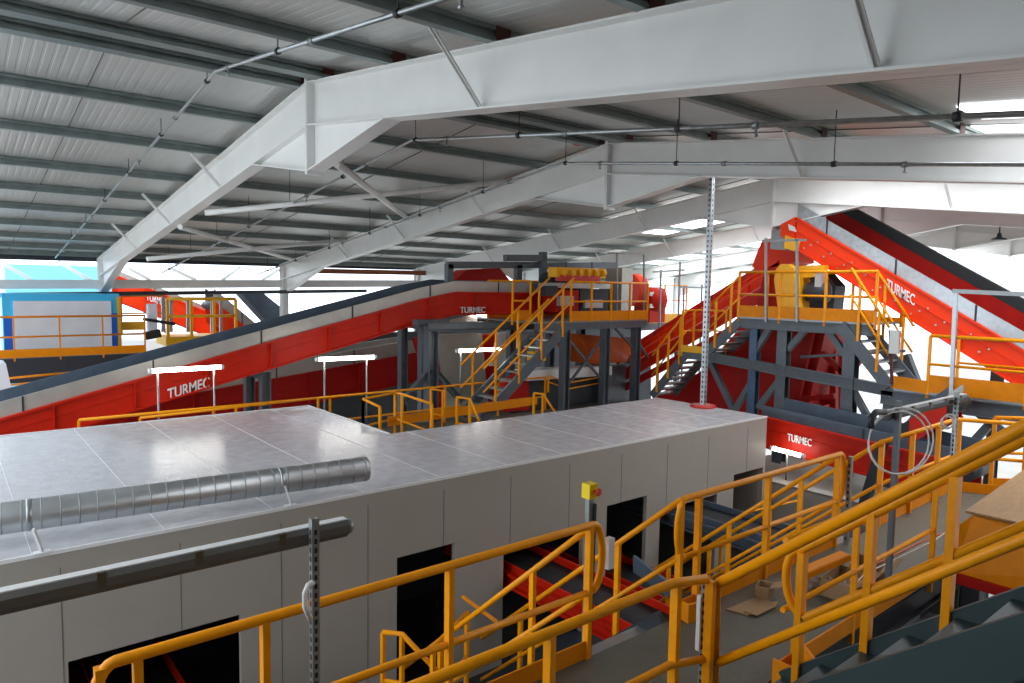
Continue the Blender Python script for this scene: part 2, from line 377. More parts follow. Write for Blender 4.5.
# ============================================================ SPRINKLER PIPES
def sprinkler(label, x, yl, yr, dz, r=.022):
    t = thing('sprinkler_pipe', label, 'pipe', (x,RY,rz(RY)+dz), 'sprinkler pipes')
    f = lambda y: V((x,y,RZ+dz-SL*abs(y-RY)))
    MB().tube([f(yl), f(RY), f(yr)], r, 8).build('pipe','galv', t)
    y = yl-1.0; k = MB(); hd = MB(); n_ = 0
    while y > yr:
        p = f(y); MB().tube([p, V((x,y,rz(y)+.2))], .007, 5).build('hanger_rod','greyd', t)
        MB().lathe(p-V((0,.03,0)), [(r*1.6,0),(r*1.6,.06)], axis=V((0,1,0)), n=8).build('hanger_clip','greyd', t)
        q = f(y-.9); MB().lathe(q-V((0,.04,0)), [(r*1.5,0),(r*1.5,.08)], axis=V((0,1,0)), n=8).build('coupling','galvd', t)
        if n_ % 2 == 0: MB().lathe(q-V((0,0,.11)), [(.012,0),(.03,.01),(.012,.03),(.012,.1)], n=8).build('sprinkler_head','galv', t)
        n_ += 1; y -= 2.6
sprinkler('galvanised sprinkler pipe in front of the nearest rafter, bending over the ridge', 2.99, 27, 3, onY(212,70,10).z-RZ, .023)
sprinkler('sprinkler pipe between the first and second frames', 6.02, 26.5, 1.0, onY(412,140,10).z-RZ, .025)
sprinkler('thin dark sprinkler pipe close against the second frame', 9.32, 26.5, 1.0, onY(562,163,10).z-RZ, .025)
t = thing('alarm_bell','small red alarm bell hanging under the roof near the second ridge','alarm',onY(578,143,10.5))
MB().lathe(onY(578,146,10.5),[(.03,0),(.11,.03),(.13,.08),(.05,.16)]).build('bell','redcap',t); MB().tube([onY(578,142,10.5),onY(578,142,10.5)+V((0,0,.5))],.01,6).build('hanger_rod','greyd',t)
t = thing('high_bay_lamp','dark high bay lamp hanging at the far right below the roof','lamp',onX(999,243,24))
p = onX(999,240,24); MB().lathe(p,[(.2,0),(.19,.04),(.07,.08),(.05,.2)]).build('lamp_shade','greyd',t); MB().tube([p+V((0,0,.18)),p+V((0,0,1.25))],.02,6).build('hanger_rod','greyd',t)
# ============================================================ CABIN
CF = 7.82; CB = 10.7; CL = 14.15; CX = 13.25; CS = 6.02; CT = -2.6; CZ = -5.6; CX0 = -4.0
t = thing('sorting_cabin','long white panelled sorting cabin with flat film covered roof and dark openings','cabin',(4,9,CZ))
def cx(u, v=560): return onY(u, v, CF).x
ops = [(cx(68,662), cx(241,621), onY(68,662,CF).z), (cx(397,558), cx(455,546), onY(397,558,CF).z), (cx(503.5,551), cx(583,531), onY(503.5,551,CF).z),
       (cx(607,506), cx(647,497), onY(607,506,CF).z), (cx(660,512), cx(717,494), onY(700,499,CF).z), (cx(734,475), cx(763,467.5), onY(734,475,CF).z)]
k = MB(); x = CX0
for a, b, zt in ops:
    k.box(x, a, CF, CF+.08, CZ, CT-.03); k.box(a, b, CF, CF+.08, zt, CT-.03); x = b
k.box(x, CX, CF, CF+.08, CZ, CT-.03)
k.build('front_wall','wall', t)
k = MB(); k.box(CX-.08,CX,CF+.08,CB,CZ,CT-.03); k.box(CS,CX,CB-.08,CB,CZ,CT-.03); k.box(CS-.08,CS,CB,CL,CZ,CT-.03); k.box(CX0,CS,CL-.08,CL,CZ,CT-.03); k.box(CX0,CX0+.08,CF+.08,CL,CZ,CT-.03)
k.build('rear_wall','wall', t)
k = MB(); k.box(CX0,CX,CF,CB,CT-.03,CT); k.box(CX0,CS,CB,CL,CT-.03,CT); k.build('roof_panel','film', t)
k = MB(); k.box(CX0,CX,CF-.006,CF+.02,CT-.03,CT+.006); k.box(CS-.03,CS+.012,CB,CL,CT-.07,CT+.014); k.box(CX0,CS,CL-.03,CL+.01,CT-.05,CT+.014); k.build('roof_edge_trim','trimw', t)
k = MB()
for u, v in [(60,562),(180,540),(281,522),(368,505),(444,490),(511,478),(570,465),(622,455),(668,447),(709,440),(748,433)]:
    x = cx(u, v); zb = CZ
    for a, b, zt in ops:
        if a-.02 < x < b+.02: zb = zt
    k.box(x-.004, x+.004, CF-.003, CF+.01, zb, CT-.17)
k.build('wall_joint','seam', t)
k = MB()
for x in [CX0+1.15*i for i in range(1,15)]: 
    k.box(x-.003,x+.003,CF+.03,CB if x > CS else CL,CT,CT+.003)
k.build('roof_joint','trimw', t)
k = MB(); k.box(CX0+.1,CX-.1,CF+.1,CB-.1,CZ,CZ+.05); k.box(CX0+.1,CX-.1,CB-.25,CB-.2,CZ,CT-.1); k.build('shade_lining','black', t)  # black inner faces stand in for the shade inside the cabin
# dust film strip smear on the roof
k = MB(); 
for a in ((600,414),(575,436)): pass
t = thing('spiral_duct','round galvanised spiral duct lying along the cabin roof','duct',(2,7.9,CT))
a = V(onZ(367,468,-2.24)); a.y = 7.92; a.x = 4.12; b = V((-4.0, 8.7, -2.33)); a.z = -2.33
L = (a-b).length
MB().lathe(b, [(.155,0),(.155,L)], axis=a-b, n=32).build('duct_pipe','duct', t)
k = MB(); x = .1; du = (a-b).normalized()
while x < L: k.lathe(b+du*x, [(.1555,0),(.1572,.003),(.1572,.009),(.1555,.012)], axis=du, n=32); x += .16
k.build('spiral_seam','galvd', t, kind='stuff')
for x in (3.05,.62,-1.8):
    k = MB(); k.beam((x,7.86,-2.36),(x+.06,7.84,CT+.01),.05,.02); k.box(x-.01,x+.13,7.80,7.88,CT,CT+.015); k.build('support_foot','trimw', t)
    MB().lathe(b.lerp(a,(x+3.98)/8.12),[(.156,0),(.161,.01),(.156,.05)],axis=a-b,n=28).build('joint_collar','galv', t)
# conveyors inside / through the cabin openings towards the viewer
def kc(x0, x1, lab, z=-4.15, y0=4.2, y1=9.6, m='red', bm='rubber', drop=.0):
    conveyor(lab, [(x0,y1,z-.25),(x0,y0,z-.25-drop)], x1-x0, hred=.22, hsk=.1, side=1, red=m, skirt=m, farm=m, belt=bm, ribs=0, seams=9)
kc(cx(505,580)+.15, cx(505,580)+1.0, 'red picking conveyor emerging from the wide middle opening of the cabin', z=-4.22)
kc(cx(612,560)+.1, cx(612,560)+.95, 'red picking conveyor emerging behind the stair beside the emergency stop', z=-4.95)
kc(cx(665,560)+.2, cx(665,560)+1.1, 'blue edged picking conveyor emerging from the fifth cabin opening', z=-4.05, m='belt')
kc(cx(100,640), cx(100,640)+.0+.9, 'red picking conveyor inside the wide left cabin opening', z=-4.6, y0=6.4)
tag(MB().prism([onY(633,556,6.2),onY(680,592,5.2),onY(680,606,5.2),onY(633,572,6.2)],(.05,.0,0)).build('side_board','belt'), 'blue grey side board beside the deck opening of the stair', 'board')
# mezzanine slab and its underside
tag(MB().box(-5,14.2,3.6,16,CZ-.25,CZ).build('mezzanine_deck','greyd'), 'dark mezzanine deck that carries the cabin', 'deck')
# hanging strut pole with red foot
p = onZ(703,407,CT); t = thing('strut_pole','tall perforated galvanised pole rising from a red foot on the cabin roof','pole',p)
k = MB(); zt = onX(707,182,p.x).z; zt = rz(p.y)+.15
k.sect(p, (p.x,p.y,zt), [(-.05,-.05),(.05,-.05),(.05,.05),(.03,.05),(.03,-.03),(-.03,-.03),(-.03,.05),(-.05,.05)], up=V((0,1,0)))
k.build('channel','galv', t)
k = MB(); z = CT+.1
while z < zt-.1: k.box(p.x-.052,p.x-.0495,p.y-.018,p.y+.018,z,z+.05); k.box(p.x-.015,p.x+.015,p.y-.052,p.y-.0495,z,z+.05); z += .11
k.build('slot','greyd', t, kind='stuff')
MB().lathe(p,[(.27,0),(.29,.02),(.27,.05),(.2,.06)]).build('foot_pad','redcap', t)
# ============================================================ WALKWAY DECK (z = -3)
DZ = -3.0; YF = 3.85; YN = 2.75
t = thing('walkway','grey chequer plate walkway between the yellow railings','walkway',(5,3.3,DZ-.25))
k = MB(); k.box(-1,12.6,YN,YF,DZ-.02,DZ); k.box(9.5,12.6,YF,4.0,DZ-.02,DZ); k.build('deck_plate','deck', t)
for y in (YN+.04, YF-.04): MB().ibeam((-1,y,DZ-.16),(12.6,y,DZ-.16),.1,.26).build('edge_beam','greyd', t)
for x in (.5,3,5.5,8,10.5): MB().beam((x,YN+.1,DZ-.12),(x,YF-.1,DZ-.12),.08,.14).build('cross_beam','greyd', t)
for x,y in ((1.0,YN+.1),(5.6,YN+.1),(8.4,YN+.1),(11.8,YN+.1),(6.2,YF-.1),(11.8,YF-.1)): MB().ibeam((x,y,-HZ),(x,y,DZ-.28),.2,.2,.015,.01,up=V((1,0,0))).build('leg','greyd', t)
RR = .031
railing('long yellow railing with curled end in front of the cabin, at lower left', [(.62,YF,DZ),(4.02,YF,DZ)], posts=[(.55,YF,DZ),(.72,YF,DZ),(1.37,YF,DZ),(2.63,YF,DZ),(3.98,YF,DZ)], r=RR, loops=(1,1), pw=.06)
railing('yellow railing along the near edge of the walkway at bottom centre', [(-.9,YN,DZ),(3.62,YN,DZ),(3.86,2.66,DZ)], posts=[(1.2,YN,DZ),(2.55,YN,DZ),(3.66,YN,DZ),(3.88,2.64,DZ)], r=RR, toe=0, pw=.06)
railing('yellow railing behind the cardboard on the far edge of the walkway', [(5.22,YF,DZ),(8.15,YF,DZ)], posts=[(5.15,YF,DZ),(5.42,YF,DZ),(6.6,YF,DZ),(8.1,YF,DZ)], r=RR, loops=(1,1), pw=.06)
railing('yellow railing turning the corner at the far right end of the walkway', [(9.2,YF,DZ),(11.9,YF+.05,DZ),(12.35,3.1,DZ)], posts=[(9.25,YF,DZ),(10.2,YF,DZ),(11.1,YF,DZ),(11.9,YF,DZ),(12.3,3.1,DZ)], r=RR, pw=.06)
railing('yellow railing from the stair foot along the near walkway edge to the right', [(4.95,2.72,DZ),(8.0,YN,DZ)], posts=[(6.2,YN,DZ),(7.95,YN,DZ)], r=.027, pw=.05)
# main stair close to the viewer
sl = .80
def sp(x, y): return V((x, y, DZ + sl*(2.62-y)))
stairs('dark teal staircase at the lower right rising from the walkway towards the viewer', sp(4.8,.35), sp(4.8,2.55), (-.85,0,0), m='teal', sh=.26, tm='teal')
def sloped(label, x, y0, y1, posts, loop=1):
    t = thing('stair_handrail', label, 'handrail', sp(x,y1))
    f = lambda y, h: V((x, y, onX(0,0,1).z*0 + h - sl*y))
    return t
for x, lab, p_, hh, ends in ((3.95,'nearer thick yellow handrail running diagonally to the upper right', [2.60], .0, (719,583,1024,427,717,663,1024,539)),
                         (4.78,'farther yellow handrail with three posts on the main staircase', [], .0, (803,549,1024,440,805,618,1024,526))):
    t = thing('stair_handrail', lab, 'handrail', (x,2.6,DZ), 'main stair handrails')
    A = onX(ends[0],ends[1],x); B = onX(ends[2],ends[3],x); Cc = onX(ends[4],ends[5],x); D_ = onX(ends[6],ends[7],x)
    B = A + (B-A)*1.9; D_ = Cc + (D_-Cc)*1.9
    lp = [] 
    if x > 4:
        m_ = (A+Cc)/2; r_ = (A-Cc).length/2; u_ = (A-Cc).normalized(); o_ = V((0,1,0)) - u_*u_.y; o_.normalize()
        MB().tube([B]+[A]+[m_ + u_*(r_*math.cos(q*math.pi/8)) + o_*(.14*math.sin(q*math.pi/8)) for q in range(1,8)]+[Cc,D_], .031, 12).build('rail','yellow', t)
    else:
        MB().tube([B,A], .034, 12).build('top_rail','yellow', t); MB().tube([D_,Cc], .030, 12).build('mid_rail','yellow', t)
        MB().tube([A, A+V((0,.02,-.02)), V((A.x,A.y,DZ))], .032, 8).build('post','yellow', t)
    if x > 4:
        for (u,v,ub,vb) in ((803,552,799,676),(873,513,862,690),(956,476,946,642)):
            a = onX(u,v,x); b = V((a.x,a.y,max(DZ, sp(x,a.y).z-.05))); MB().beam(a,b,.05,.075,up=V((1,0,0))).build('post','yellow', t)
        MB().beam((4.85,2.72,DZ+.1),(4.85,2.35,DZ+.1),.015,.2).build('toe_plate','orange', t)
# stair going down to the cabin
def dn(x, y): return V((x, y, DZ - .85*(y-YF)))
stairs('grey staircase going down from the walkway towards the middle of the cabin', dn(4.05,3.95), dn(4.05,6.7), (1.05,0,0), m='greyd', sh=.24)
stair_rail('yellow handrail going down from the curled railing end to the cabin', dn(4.03,3.85), dn(4.03,6.8), h=1.1, n=2, r=.028)
stair_rail('yellow handrail going down on the right side of the stair to the cabin', dn(5.15,3.85), dn(5.15,6.8), h=1.1, n=2, r=.028)
stairs('grey staircase going down beside the right end of the cabin', dn(8.25,3.95), dn(8.25,6.7), (.95,0,0), m='grey', sh=.24)
stair_rail('yellow handrail going down on the left of the stair near the cabin end', dn(8.2,3.85), dn(8.2,6.8), h=1.1, n=3, r=.028)
stair_rail('yellow handrail going down on the right of the stair near the cabin end', dn(9.2,3.85), dn(9.2,6.8), h=1.1, n=3, r=.028)
# low yellow guards at the cabin doors
LZ = CZ
railing('low yellow guard with peaked top in front of the narrow cabin door', [onY(383,632,6.6)-V((0,0,1.1)), onY(402,634,6.4)-V((0,0,1.1)), onY(455,690,5.9)-V((0,0,1.1))], toe=0, r=.028, spacing=1.0)
railing('yellow guard rail crossing the foot of the stair beside the narrow door', [onY(433,648,5.6)-V((0,0,1.1)), onY(467,612,6.6)-V((0,0,1.1))], toe=0, r=.026)
bars('tie_bar','yellow bar falling across the wall right of the narrow door','bar','orange',[(onY(462,596,6.4),onY(497,622,6.0))],.03,.03)
railing('yellow guard rail in front of the last cabin opening', [V((onY(722,518,7.3).x,7.3,onY(722,518,7.3).z-1.1)), V((onY(785,545,7.3).x,7.0,onY(722,518,7.3).z-1.1))], toe=0, r=.022)
# ---- emergency stop post, fittings
t = thing('emergency_stop_post','grey upright with a yellow emergency stop box at the curled railing end','control post',(3.8,3.95,DZ))
p = onY(587,600,3.97); zt = onY(588,492,3.97).z; k = MB(); k.beam((p.x,p.y,DZ-.3),(p.x,p.y,zt),.055,.045,up=V((0,1,0))); k.build('upright','galvd', t)
q = onY(590,490,3.93); k = MB(); k.beam((p.x+.03,p.y-.03,zt-.1),(p.x+.0,p.y-.04,DZ-.2),.02,.03,up=V((0,1,0))); k.build('cable','black', t)
b = MB().box(q.x-.055,q.x+.04,q.y-.05,q.y+.04,q.z-.06,q.z+.06).build('switch_box','ebox', t)
MB().lathe((q.x+.0,q.y-.05,q.z),[(.015,0),(.015,.025),(.034,.03),(.03,.05)],axis=V((.3,-1,0)),n=14).build('push_button','redcap', b)
k = MB(); q = onY(609,553,3.9); k.box(q.x-.035,q.x+.035,q.y-.03,q.y+.03,q.z-.13,q.z+.13)
tag(k.build('junction_box','trimw'), 'slim white junction box on the curled railing end post', 'box')
p = onZ(703,690,DZ); p = V((3.80,2.80,DZ)); t = thing('slotted_upright','slotted grey upright standing beside the short railing post at bottom centre','upright',p)
p = onY(706,577,2.70); k = MB(); k.sect((p.x,p.y,DZ),(p.x,p.y,p.z),[(-.02,-.02),(.02,-.02),(.02,.02),(.013,.02),(.013,-.013),(-.013,-.013),(-.013,.02),(-.02,.02)],up=V((0,1,0))); k.build('channel','galvd', t)
k = MB(); z = DZ+.05
while z < p.z-.06: k.box(p.x-.0215,p.x-.0195,p.y-.008,p.y+.008,z,z+.03); z += .06
k.build('slot','black', t, kind='stuff')
for dx in (-.05,.075): MB().box(p.x+dx,p.x+dx+.02,p.y-.0,p.y+.03,p.z-.5,p.z-.12).build('white_strip','trimw', t)
p = onY(852,456,3.80); t = thing('perforated_upright','perforated galvanised upright at the corner of the walkway railing','upright',(p.x,p.y,DZ))
MB().beam((p.x-.03,p.y,DZ),(p.x-.03,p.y,p.z),.045,.045,up=V((1,0,0))).build('channel','galvd', t); k = MB(); z = DZ+.05
while z < p.z-.06: k.box(p.x-.056,p.x-.052,p.y-.01,p.y+.01,z,z+.04); z += .08
k.build('slot','black', t, kind='stuff')
# light fittings on struts
def fitting(label, yp, u0v0, u1v1, post, wdt, zb, cm='casing'):
    t = thing('light_fitting', label, 'light fitting', (onY(*post,yp).x,yp,zb))
    a = onY(*u0v0,yp); b = onY(*u1v1,yp); z = (a.z+b.z)/2; a.z = b.z = z
    if a.x > b.x: a, b = b, a
    h = wdt; d = wdt*1.1; k = MB()
    prof = [(-d*.5,-h*.45),(-d*.2,-h*.5),(d*.3,-h*.5),(d*.5,-h*.2),(d*.5,h*.25),(d*.3,h*.5),(-d*.3,h*.5),(-d*.5,h*.3)]
    k.sect(a, b, prof); k.build('casing',cm, t)
    MB().beam(a+V((0,-.0,h*.5)), b+V((0,0,h*.5)), d*.55, .012).build('casing_lid','trimw', t)
    x = a.x+.15
    while x < b.x: MB().box(x-.018,x+.018,yp-d*.53,yp-d*.3,z-h*.1,z+h*.58).build('clip','brass', t); x += .42
    MB().lathe(b, [(h*.48,0),(h*.45,.03),(h*.2,.055)], axis=V((1,0,0)), n=14).build('end_cap','galvd', t)
    px = onY(*post,yp); y_ = yp-d*.5-.03; k = MB(); px = onY(*post,y_)
    k.sect((px.x,y_,zb),(px.x,y_,px.z),[(-.021,-.021),(.021,-.021),(.021,.021),(.014,.021),(.014,-.014),(-.014,-.014),(-.014,.021),(-.021,.021)],up=V((0,1,0))); k.build('post','galvd', t)
    k = MB(); zz = px.z-.06
    while zz > zb+.05: k.box(px.x-.008,px.x+.008,y_-.0225,y_-.0205,zz-.028,zz); k.box(px.x-.0225,px.x-.0205,y_-.008,y_+.008,zz-.028,zz); zz -= .05
    k.build('post_slot','black', t, kind='stuff')
    return t, px, z
t, px, z = fitting('galvanised light fitting on a slotted post crossing the lower left of the cabin wall', 3.62, (-60,612), (345,529), (314,518), .095, DZ-.1)
k = MB(); k.tube([(px.x-.02,3.5,z-.22),(px.x-.05,3.5,z-.23),(px.x-.07,3.5,z-.27),(px.x-.07,3.5,z-.34),(px.x-.04,3.5,z-.42)],.016,8); k.build('cable_coil','cable', t)
t, px, z = fitting('light fitting spanning two grey uprights above the right part of the walkway', 2.85, (884,417), (964,397), (957,392), .085, DZ, cm='greyd')
p = onY(899,401,2.78); MB().beam((p.x,p.y,DZ),(p.x,p.y,p.z),.055,.045,up=V((0,1,0))).build('post','grey', t)
MB().tube([onY(885,412,2.8),onY(876,412,2.8),onY(871,418,2.8),onY(871,428,2.8)],.03,8).build('end_hook','greyd', t)
# coils of cable hung there
def coil(label, c, R_, ax, n=3, r=.008, squash=1.3):
    k = MB()
    for j in range(n):
        pts = []
        for i in range(24):
            a = 2*math.pi*i/24; R2 = R_*(1-.06*j)
            pts.append(c + rt0*(math.cos(a)*R2) + V((0, .02*j, math.sin(a)*R2*squash - .02*j)))
        k.tube(pts, r, 6, closed=True)
    return tag(k.build('cable_coil','cable'), label, 'cable')
coil('large white cable coil hanging from the right light fitting', V(onY(901,441,2.70)), .30, 0, 2, squash=1.05)
coil('small white cable loop at the top of the right upright', V(onY(949,421,2.74)), .07, 0, 2, squash=1)
tag(MB().tube([onY(954,420,2.75), onY(955,440,2.75), onY(953,470,2.75), onY(950,505,2.75), onY(947,545,2.75)],.009,6).build('white_cable','cable'), 'white cable dropping from the right light fitting', 'cable')
c = onZ(840,655,-3.3); k = MB()
for j in range(3): k.tube([V((c.x+math.cos(a*math.pi/10)*(.28-.06*j)+.05*j, c.y+math.sin(a*math.pi/10)*(.2-.04*j), -3.25+.02*j)) for a in range(20)],.009,6,closed=True)
tag(k.build('cable_coil','cable'), 'loose loops of pale cable below the walkway edge at bottom right', 'cable')
tag(MB().box(c.x-1.2,c.x+1.6,c.y-.6,2.7,-3.36,-3.29).build('cable_tray','greyd'), 'dark ledge beneath the loose cable loops', 'ledge')
# ---- things on the deck
def flat(nm, m, pts, z, th, lab, cat):
    return tag(MB().prism([onZ(u,v,z) for u,v in pts], (0,0,th)).build(nm, m), lab, cat)
flat('cardboard_sheet','card',[(726,610),(756,598),(778,605),(748,616)],DZ+.002,.01,'flat cardboard sheet lying left on the walkway','cardboard')
flat('cardboard_sheet','card',[(744,612),(764,604),(778,602),(776,607),(757,616)],DZ+.016,.01,'folded pale cardboard sheet lying on the other sheet','cardboard')
def openbox(lab, u, v, sx, sy, sz, m='card', rot=.3):
    c = onZ(u, v, DZ); k = MB(); R_ = Matrix.Rotation(rot, 3, 'Z')
    def bx(x0,x1,y0,y1,z0,z1):
        k.prism([c+R_@V((x,y,z0)) for x,y in ((x0,y0),(x1,y0),(x1,y1),(x0,y1))], (0,0,z1-z0))
    bx(-sx,sx,-sy,sy,.001,.01); bx(-sx,sx,-sy,-sy+.01,.01,sz); bx(-sx,sx,sy-.01,sy,.01,sz); bx(-sx,-sx+.01,-sy,sy,.01,sz); bx(sx-.01,sx,-sy,sy,.01,sz)
    k.prism([c+R_@V(q) for q in ((-sx,-sy,sz),(sx,-sy,sz),(sx,-sy-.12,sz+.05),(-sx,-sy-.12,sz+.05))],(0,0,.008))
    return tag(k.build('cardboard_box', m), lab, 'box')
openbox('small crushed brown box against the toe board', 764, 596, .09,.07,.12)
openbox('open brown box by the fixed clutter on the walkway', 845, 592, .26,.16,.17, rot=.1)
openbox('open brown box behind the first open box', 868, 578, .24,.15,.16, rot=.2)
k = MB(); 
for s_ in range(9):
    c = onZ(835+random.uniform(-20,22), 592+random.uniform(-9,10), DZ+.04); r_ = random.uniform(.05,.1)
    vs = []; n_ = 10
    prof = [(r_*.6,0),(r_,.03),(r_*.8,.08),(r_*.2,.11)]
    o0 = len(k.v); k.lathe(c-V((0,0,.04)), prof, n=9)
    for i in range(o0, len(k.v)): k.v[i] += V((random.uniform(-.03,.03),random.uniform(-.03,.03),random.uniform(0,.03)))
k.sm = [False]*len(k.sm)
tag(k.build('packing_paper','paper'), 'heap of crumpled packing paper between the boxes', 'paper', None)['kind'] = 'stuff'
t = thing('orange_bracket','orange steel bracket leaning over the open boxes on the walkway','bracket',onZ(822,585,DZ))
p0 = onZ(800,572,-2.78); p1 = onZ(845,553,-2.70); MB().beam(p0,p1,.11,.012).build('top_flange','orange', t); MB().beam(p0-V((0,.06,.03)),p1-V((0,.06,.03)),.012,.06).build('web','orange', t); MB().beam(p0-V((-.1,0,.02)),V((p0.x+.1,p0.y,DZ)),.03,.06).build('leg','orange', t)
t = thing('thin_conduit','thin copper coloured conduit with a white cable above the right part of the deck','conduit',onY(880,560,3.0))
MB().tube([onY(858,572,2.95),onY(885,560,2.95),onY(915,545,2.95),onY(940,534,2.95)],.012,6).build('conduit_pipe','orangeb', t)
MB().tube([onY(852,600,2.93),onY(855,585,2.93),onY(864,574,2.93),onY(890,562,2.93),onY(935,540,2.93),onY(946,532,2.93),onY(949,524,2.93)],.007,6).build('white_cable','cable', t)
railing('short orange post railing beyond the plywood board at the right edge', [(12.6,3.6,DZ),(13.9,2.4,DZ)], r=.03, spacing=.6)
# small toe plates
k = MB(); c = onZ(690,622,DZ); k.tube([onZ(680,618,DZ+.07),onZ(690,622,DZ+.07),onZ(698,615,DZ+.07)],.002,4)
k = MB(); k.prism([onZ(678,617,DZ),onZ(688,624,DZ),onZ(700,620,DZ),onZ(704,612,DZ),onZ(700,618,DZ),onZ(688,622,DZ)],(0,0,.17)); tag(k.build('curved_toe_plate','orange'), 'curved orange toe plate at the start of the far railing', 'toe plate')
k = MB(); k.prism([(4.86,2.35,DZ),(5.2,2.75,DZ),(5.19,2.77,DZ),(4.84,2.37,DZ)],(0,0,.3)); tag(k.build('corner_toe_plate','orange'), 'orange toe plate at the foot of the farther stair handrail', 'toe plate')
# orange hopper with plywood lid at right
t = thing('orange_hopper','orange hopper covered with a plywood board at the right edge','hopper',(8.9,2,-3.4))
x0 = 8.0; z0 = -2.85; z1 = -2.45
k = MB(); k.prism([(x0,2.55,z0),(x0,2.62,z1),(x0+.1,2.45,-2.25),(x0+.1,1.0,-2.25),(x0,.9,z1),(x0,.9,z0)],(2.6,0,0)); k.build('hopper_body','orange', t)
k = MB(); k.box(x0-.05,x0+2.7,.8,2.68,z0-.1,z0); k.build('base_flange','darkred', t)
k = MB(); k.prism([(x0+.05,2.5,-2.23),(x0+.1,1.0,-2.23),(x0+2.5,1.0,-2.15),(x0+2.3,2.6,-2.17)],(0,0,.025)); k.build('plywood_lid','ply', t)
for x in (x0+.1,x0+1.3,x0+2.5):
    for y in (1.0,2.4): MB().beam((x,y,-HZ),(x,y,z0-.1),.16,.16,up=V((1,0,0))).build('leg','greyd', t)
# dark structure below walkway, lower right
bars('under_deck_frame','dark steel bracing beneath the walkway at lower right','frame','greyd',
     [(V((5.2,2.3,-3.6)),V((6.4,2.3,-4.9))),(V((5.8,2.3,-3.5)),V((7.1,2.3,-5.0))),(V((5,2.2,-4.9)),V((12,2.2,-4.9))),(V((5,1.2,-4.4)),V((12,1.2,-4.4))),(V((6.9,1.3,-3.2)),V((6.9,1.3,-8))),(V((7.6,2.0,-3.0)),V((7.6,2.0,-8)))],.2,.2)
tag(MB().box(4.9,14,-3,2.4,-5.3,-5.1).build('lower_floor_plate','floor'), 'pale lower floor seen through the steelwork at lower right', 'floor plate')
# ============================================================ CONVEYOR C1 (long, left)
YC = 16.5
def c1(u, v): return onY(u, v, YC)
p = [c1(240,378), c1(388,333), c1(420,323), c1(455,315), c1(565,313)]
s0 = (p[1]-p[0]).normalized(); a0 = p[0]-s0*10.5-V((0,0,.06))
z_end = p[3].z
pts = [a0, p[0], p[1], V((p[2].x,YC,p[2].z)), V((p[3].x,YC,z_end)), V((p[4].x+1.0,YC,z_end))]
t1 = conveyor('long red inclined conveyor rising from the left edge to the middle of the hall', pts, 1.35, hred=.66, hsk=.30, side=1, red='red', belt='belt', farm='belt', far_h=.34, ribs=1.5, lip=.09)  # far skirt coloured slate for the shade inside the trough
d = s0; q0 = c1(167,392); q1 = c1(209,381); zz = lambda q: a0.z + (q.x-a0.x)*s0.z/s0.x
q0.z = zz(q0)+.07; q1.z = zz(q1)+.07
lettering(t1, 'TURMEC', q0-V((0,.03,0)), q1-V((0,.03,0)), .24, V((0,-.02,0)))
q0 = c1(458,310); q1 = c1(483,310); q0.z = q1.z = z_end+.06; lettering(t1, 'TURMEC', q0-V((0,.1,0)), q1-V((0,.1,0)), .17, V((0,-.02,0)))
for u in (266,425):
    q = c1(u, 345); q.z = zz(q) if u < 400 else p[2].z
    for y in (YC+.1, YC+1.2): MB().ibeam((q.x,y,-HZ),(q.x,y,q.z),.22,.22,.02,.014,up=V((1,0,0))).build('support_leg','grey', t1)
    MB().beam((q.x-.0,YC+.1,q.z-.1),(q.x,YC+1.2,q.z-.1),.16,.16).build('cross_beam','grey', t1)
tag(MB().box(8.2,13.9,22.5,22.8,-HZ,-1.75).box(13.9,26,22.5,22.8,-HZ,-1.05).build('dark_backdrop','greyd'), 'dark backdrop wall added behind the second red conveyor', 'backing')  # dark backdrop added to close the bright gaps behind the conveyor
# C2 behind it
Y2 = 19.5
a = onY(240,399,Y2); b = onY(420,364,Y2); dd = (b-a); a2 = a-dd*.9; b2 = b+dd*.05
a2.z -= .55; b2.z -= .55
conveyor('second dark red conveyor partly hidden below the long inclined one', [a2,b2], 1.3, hred=.95, hsk=.42, side=1, red='darkred', ribs=1.6, farm='skirt')
# support tower with knee braces
t = thing('support_tower','blue grey support tower below the bend of the long conveyor','support',(onY(432,400,16).x,16,-HZ))
x = onY(431,360,16).x
MB().ibeam((x,16,-HZ),(x,16,-.95),.3,.3,.03,.02,up=V((1,0,0))).build('column','grey', t); MB().beam((x-.5,16,-1.0),(x+.5,16,-1.0),.3,.15).build('head_plate','grey', t)
for u,v in ((403,402),(462,402)): MB().ibeam(onY(432,368,16), onY(u,v,16), .16,.16).build('knee_brace','grey', t)
# grey beam and hopper panels
tag(MB().ibeam(onY(428,327,15.6),onY(548,325,15.6),.2,.24).build('platform_beam','grey'), 'blue grey beam running from the support tower to the yellow platform', 'beam')
t = thing('discharge_hopper','pale galvanised hopper panels behind the stair below the long conveyor','hopper',onY(460,400,17.5))
MB().prism([onY(436,334,17.4),onY(482,333,17.4),onY(489,412,17.4),onY(447,412,17.4)],(0,.06,0)).build('front_panel','skirt', t)
MB().prism([onY(413,338,17.6),onY(435,334,17.45),onY(446,412,17.45),onY(432,412,17.6)],(0,.06,0)).build('side_panel','darkred', t)
MB().prism([onY(440,322,17.2),onY(476,314,17.2),onY(481,327,17.2),onY(436,330,17.2)],(0,.06,0)).build('upper_panel','skirt', t)
MB().prism([onY(498,333,17.2),onY(530,331,17.2),onY(524,368,17.2),onY(490,366,17.2)],(0,.06,0)).build('white_panel','trimw', t)
MB().prism([onY(483,335,17.5),onY(512,332,17.5),onY(508,420,17.5),onY(488,420,17.5)],(0,.3,0)).build('red_panel','darkred', t)
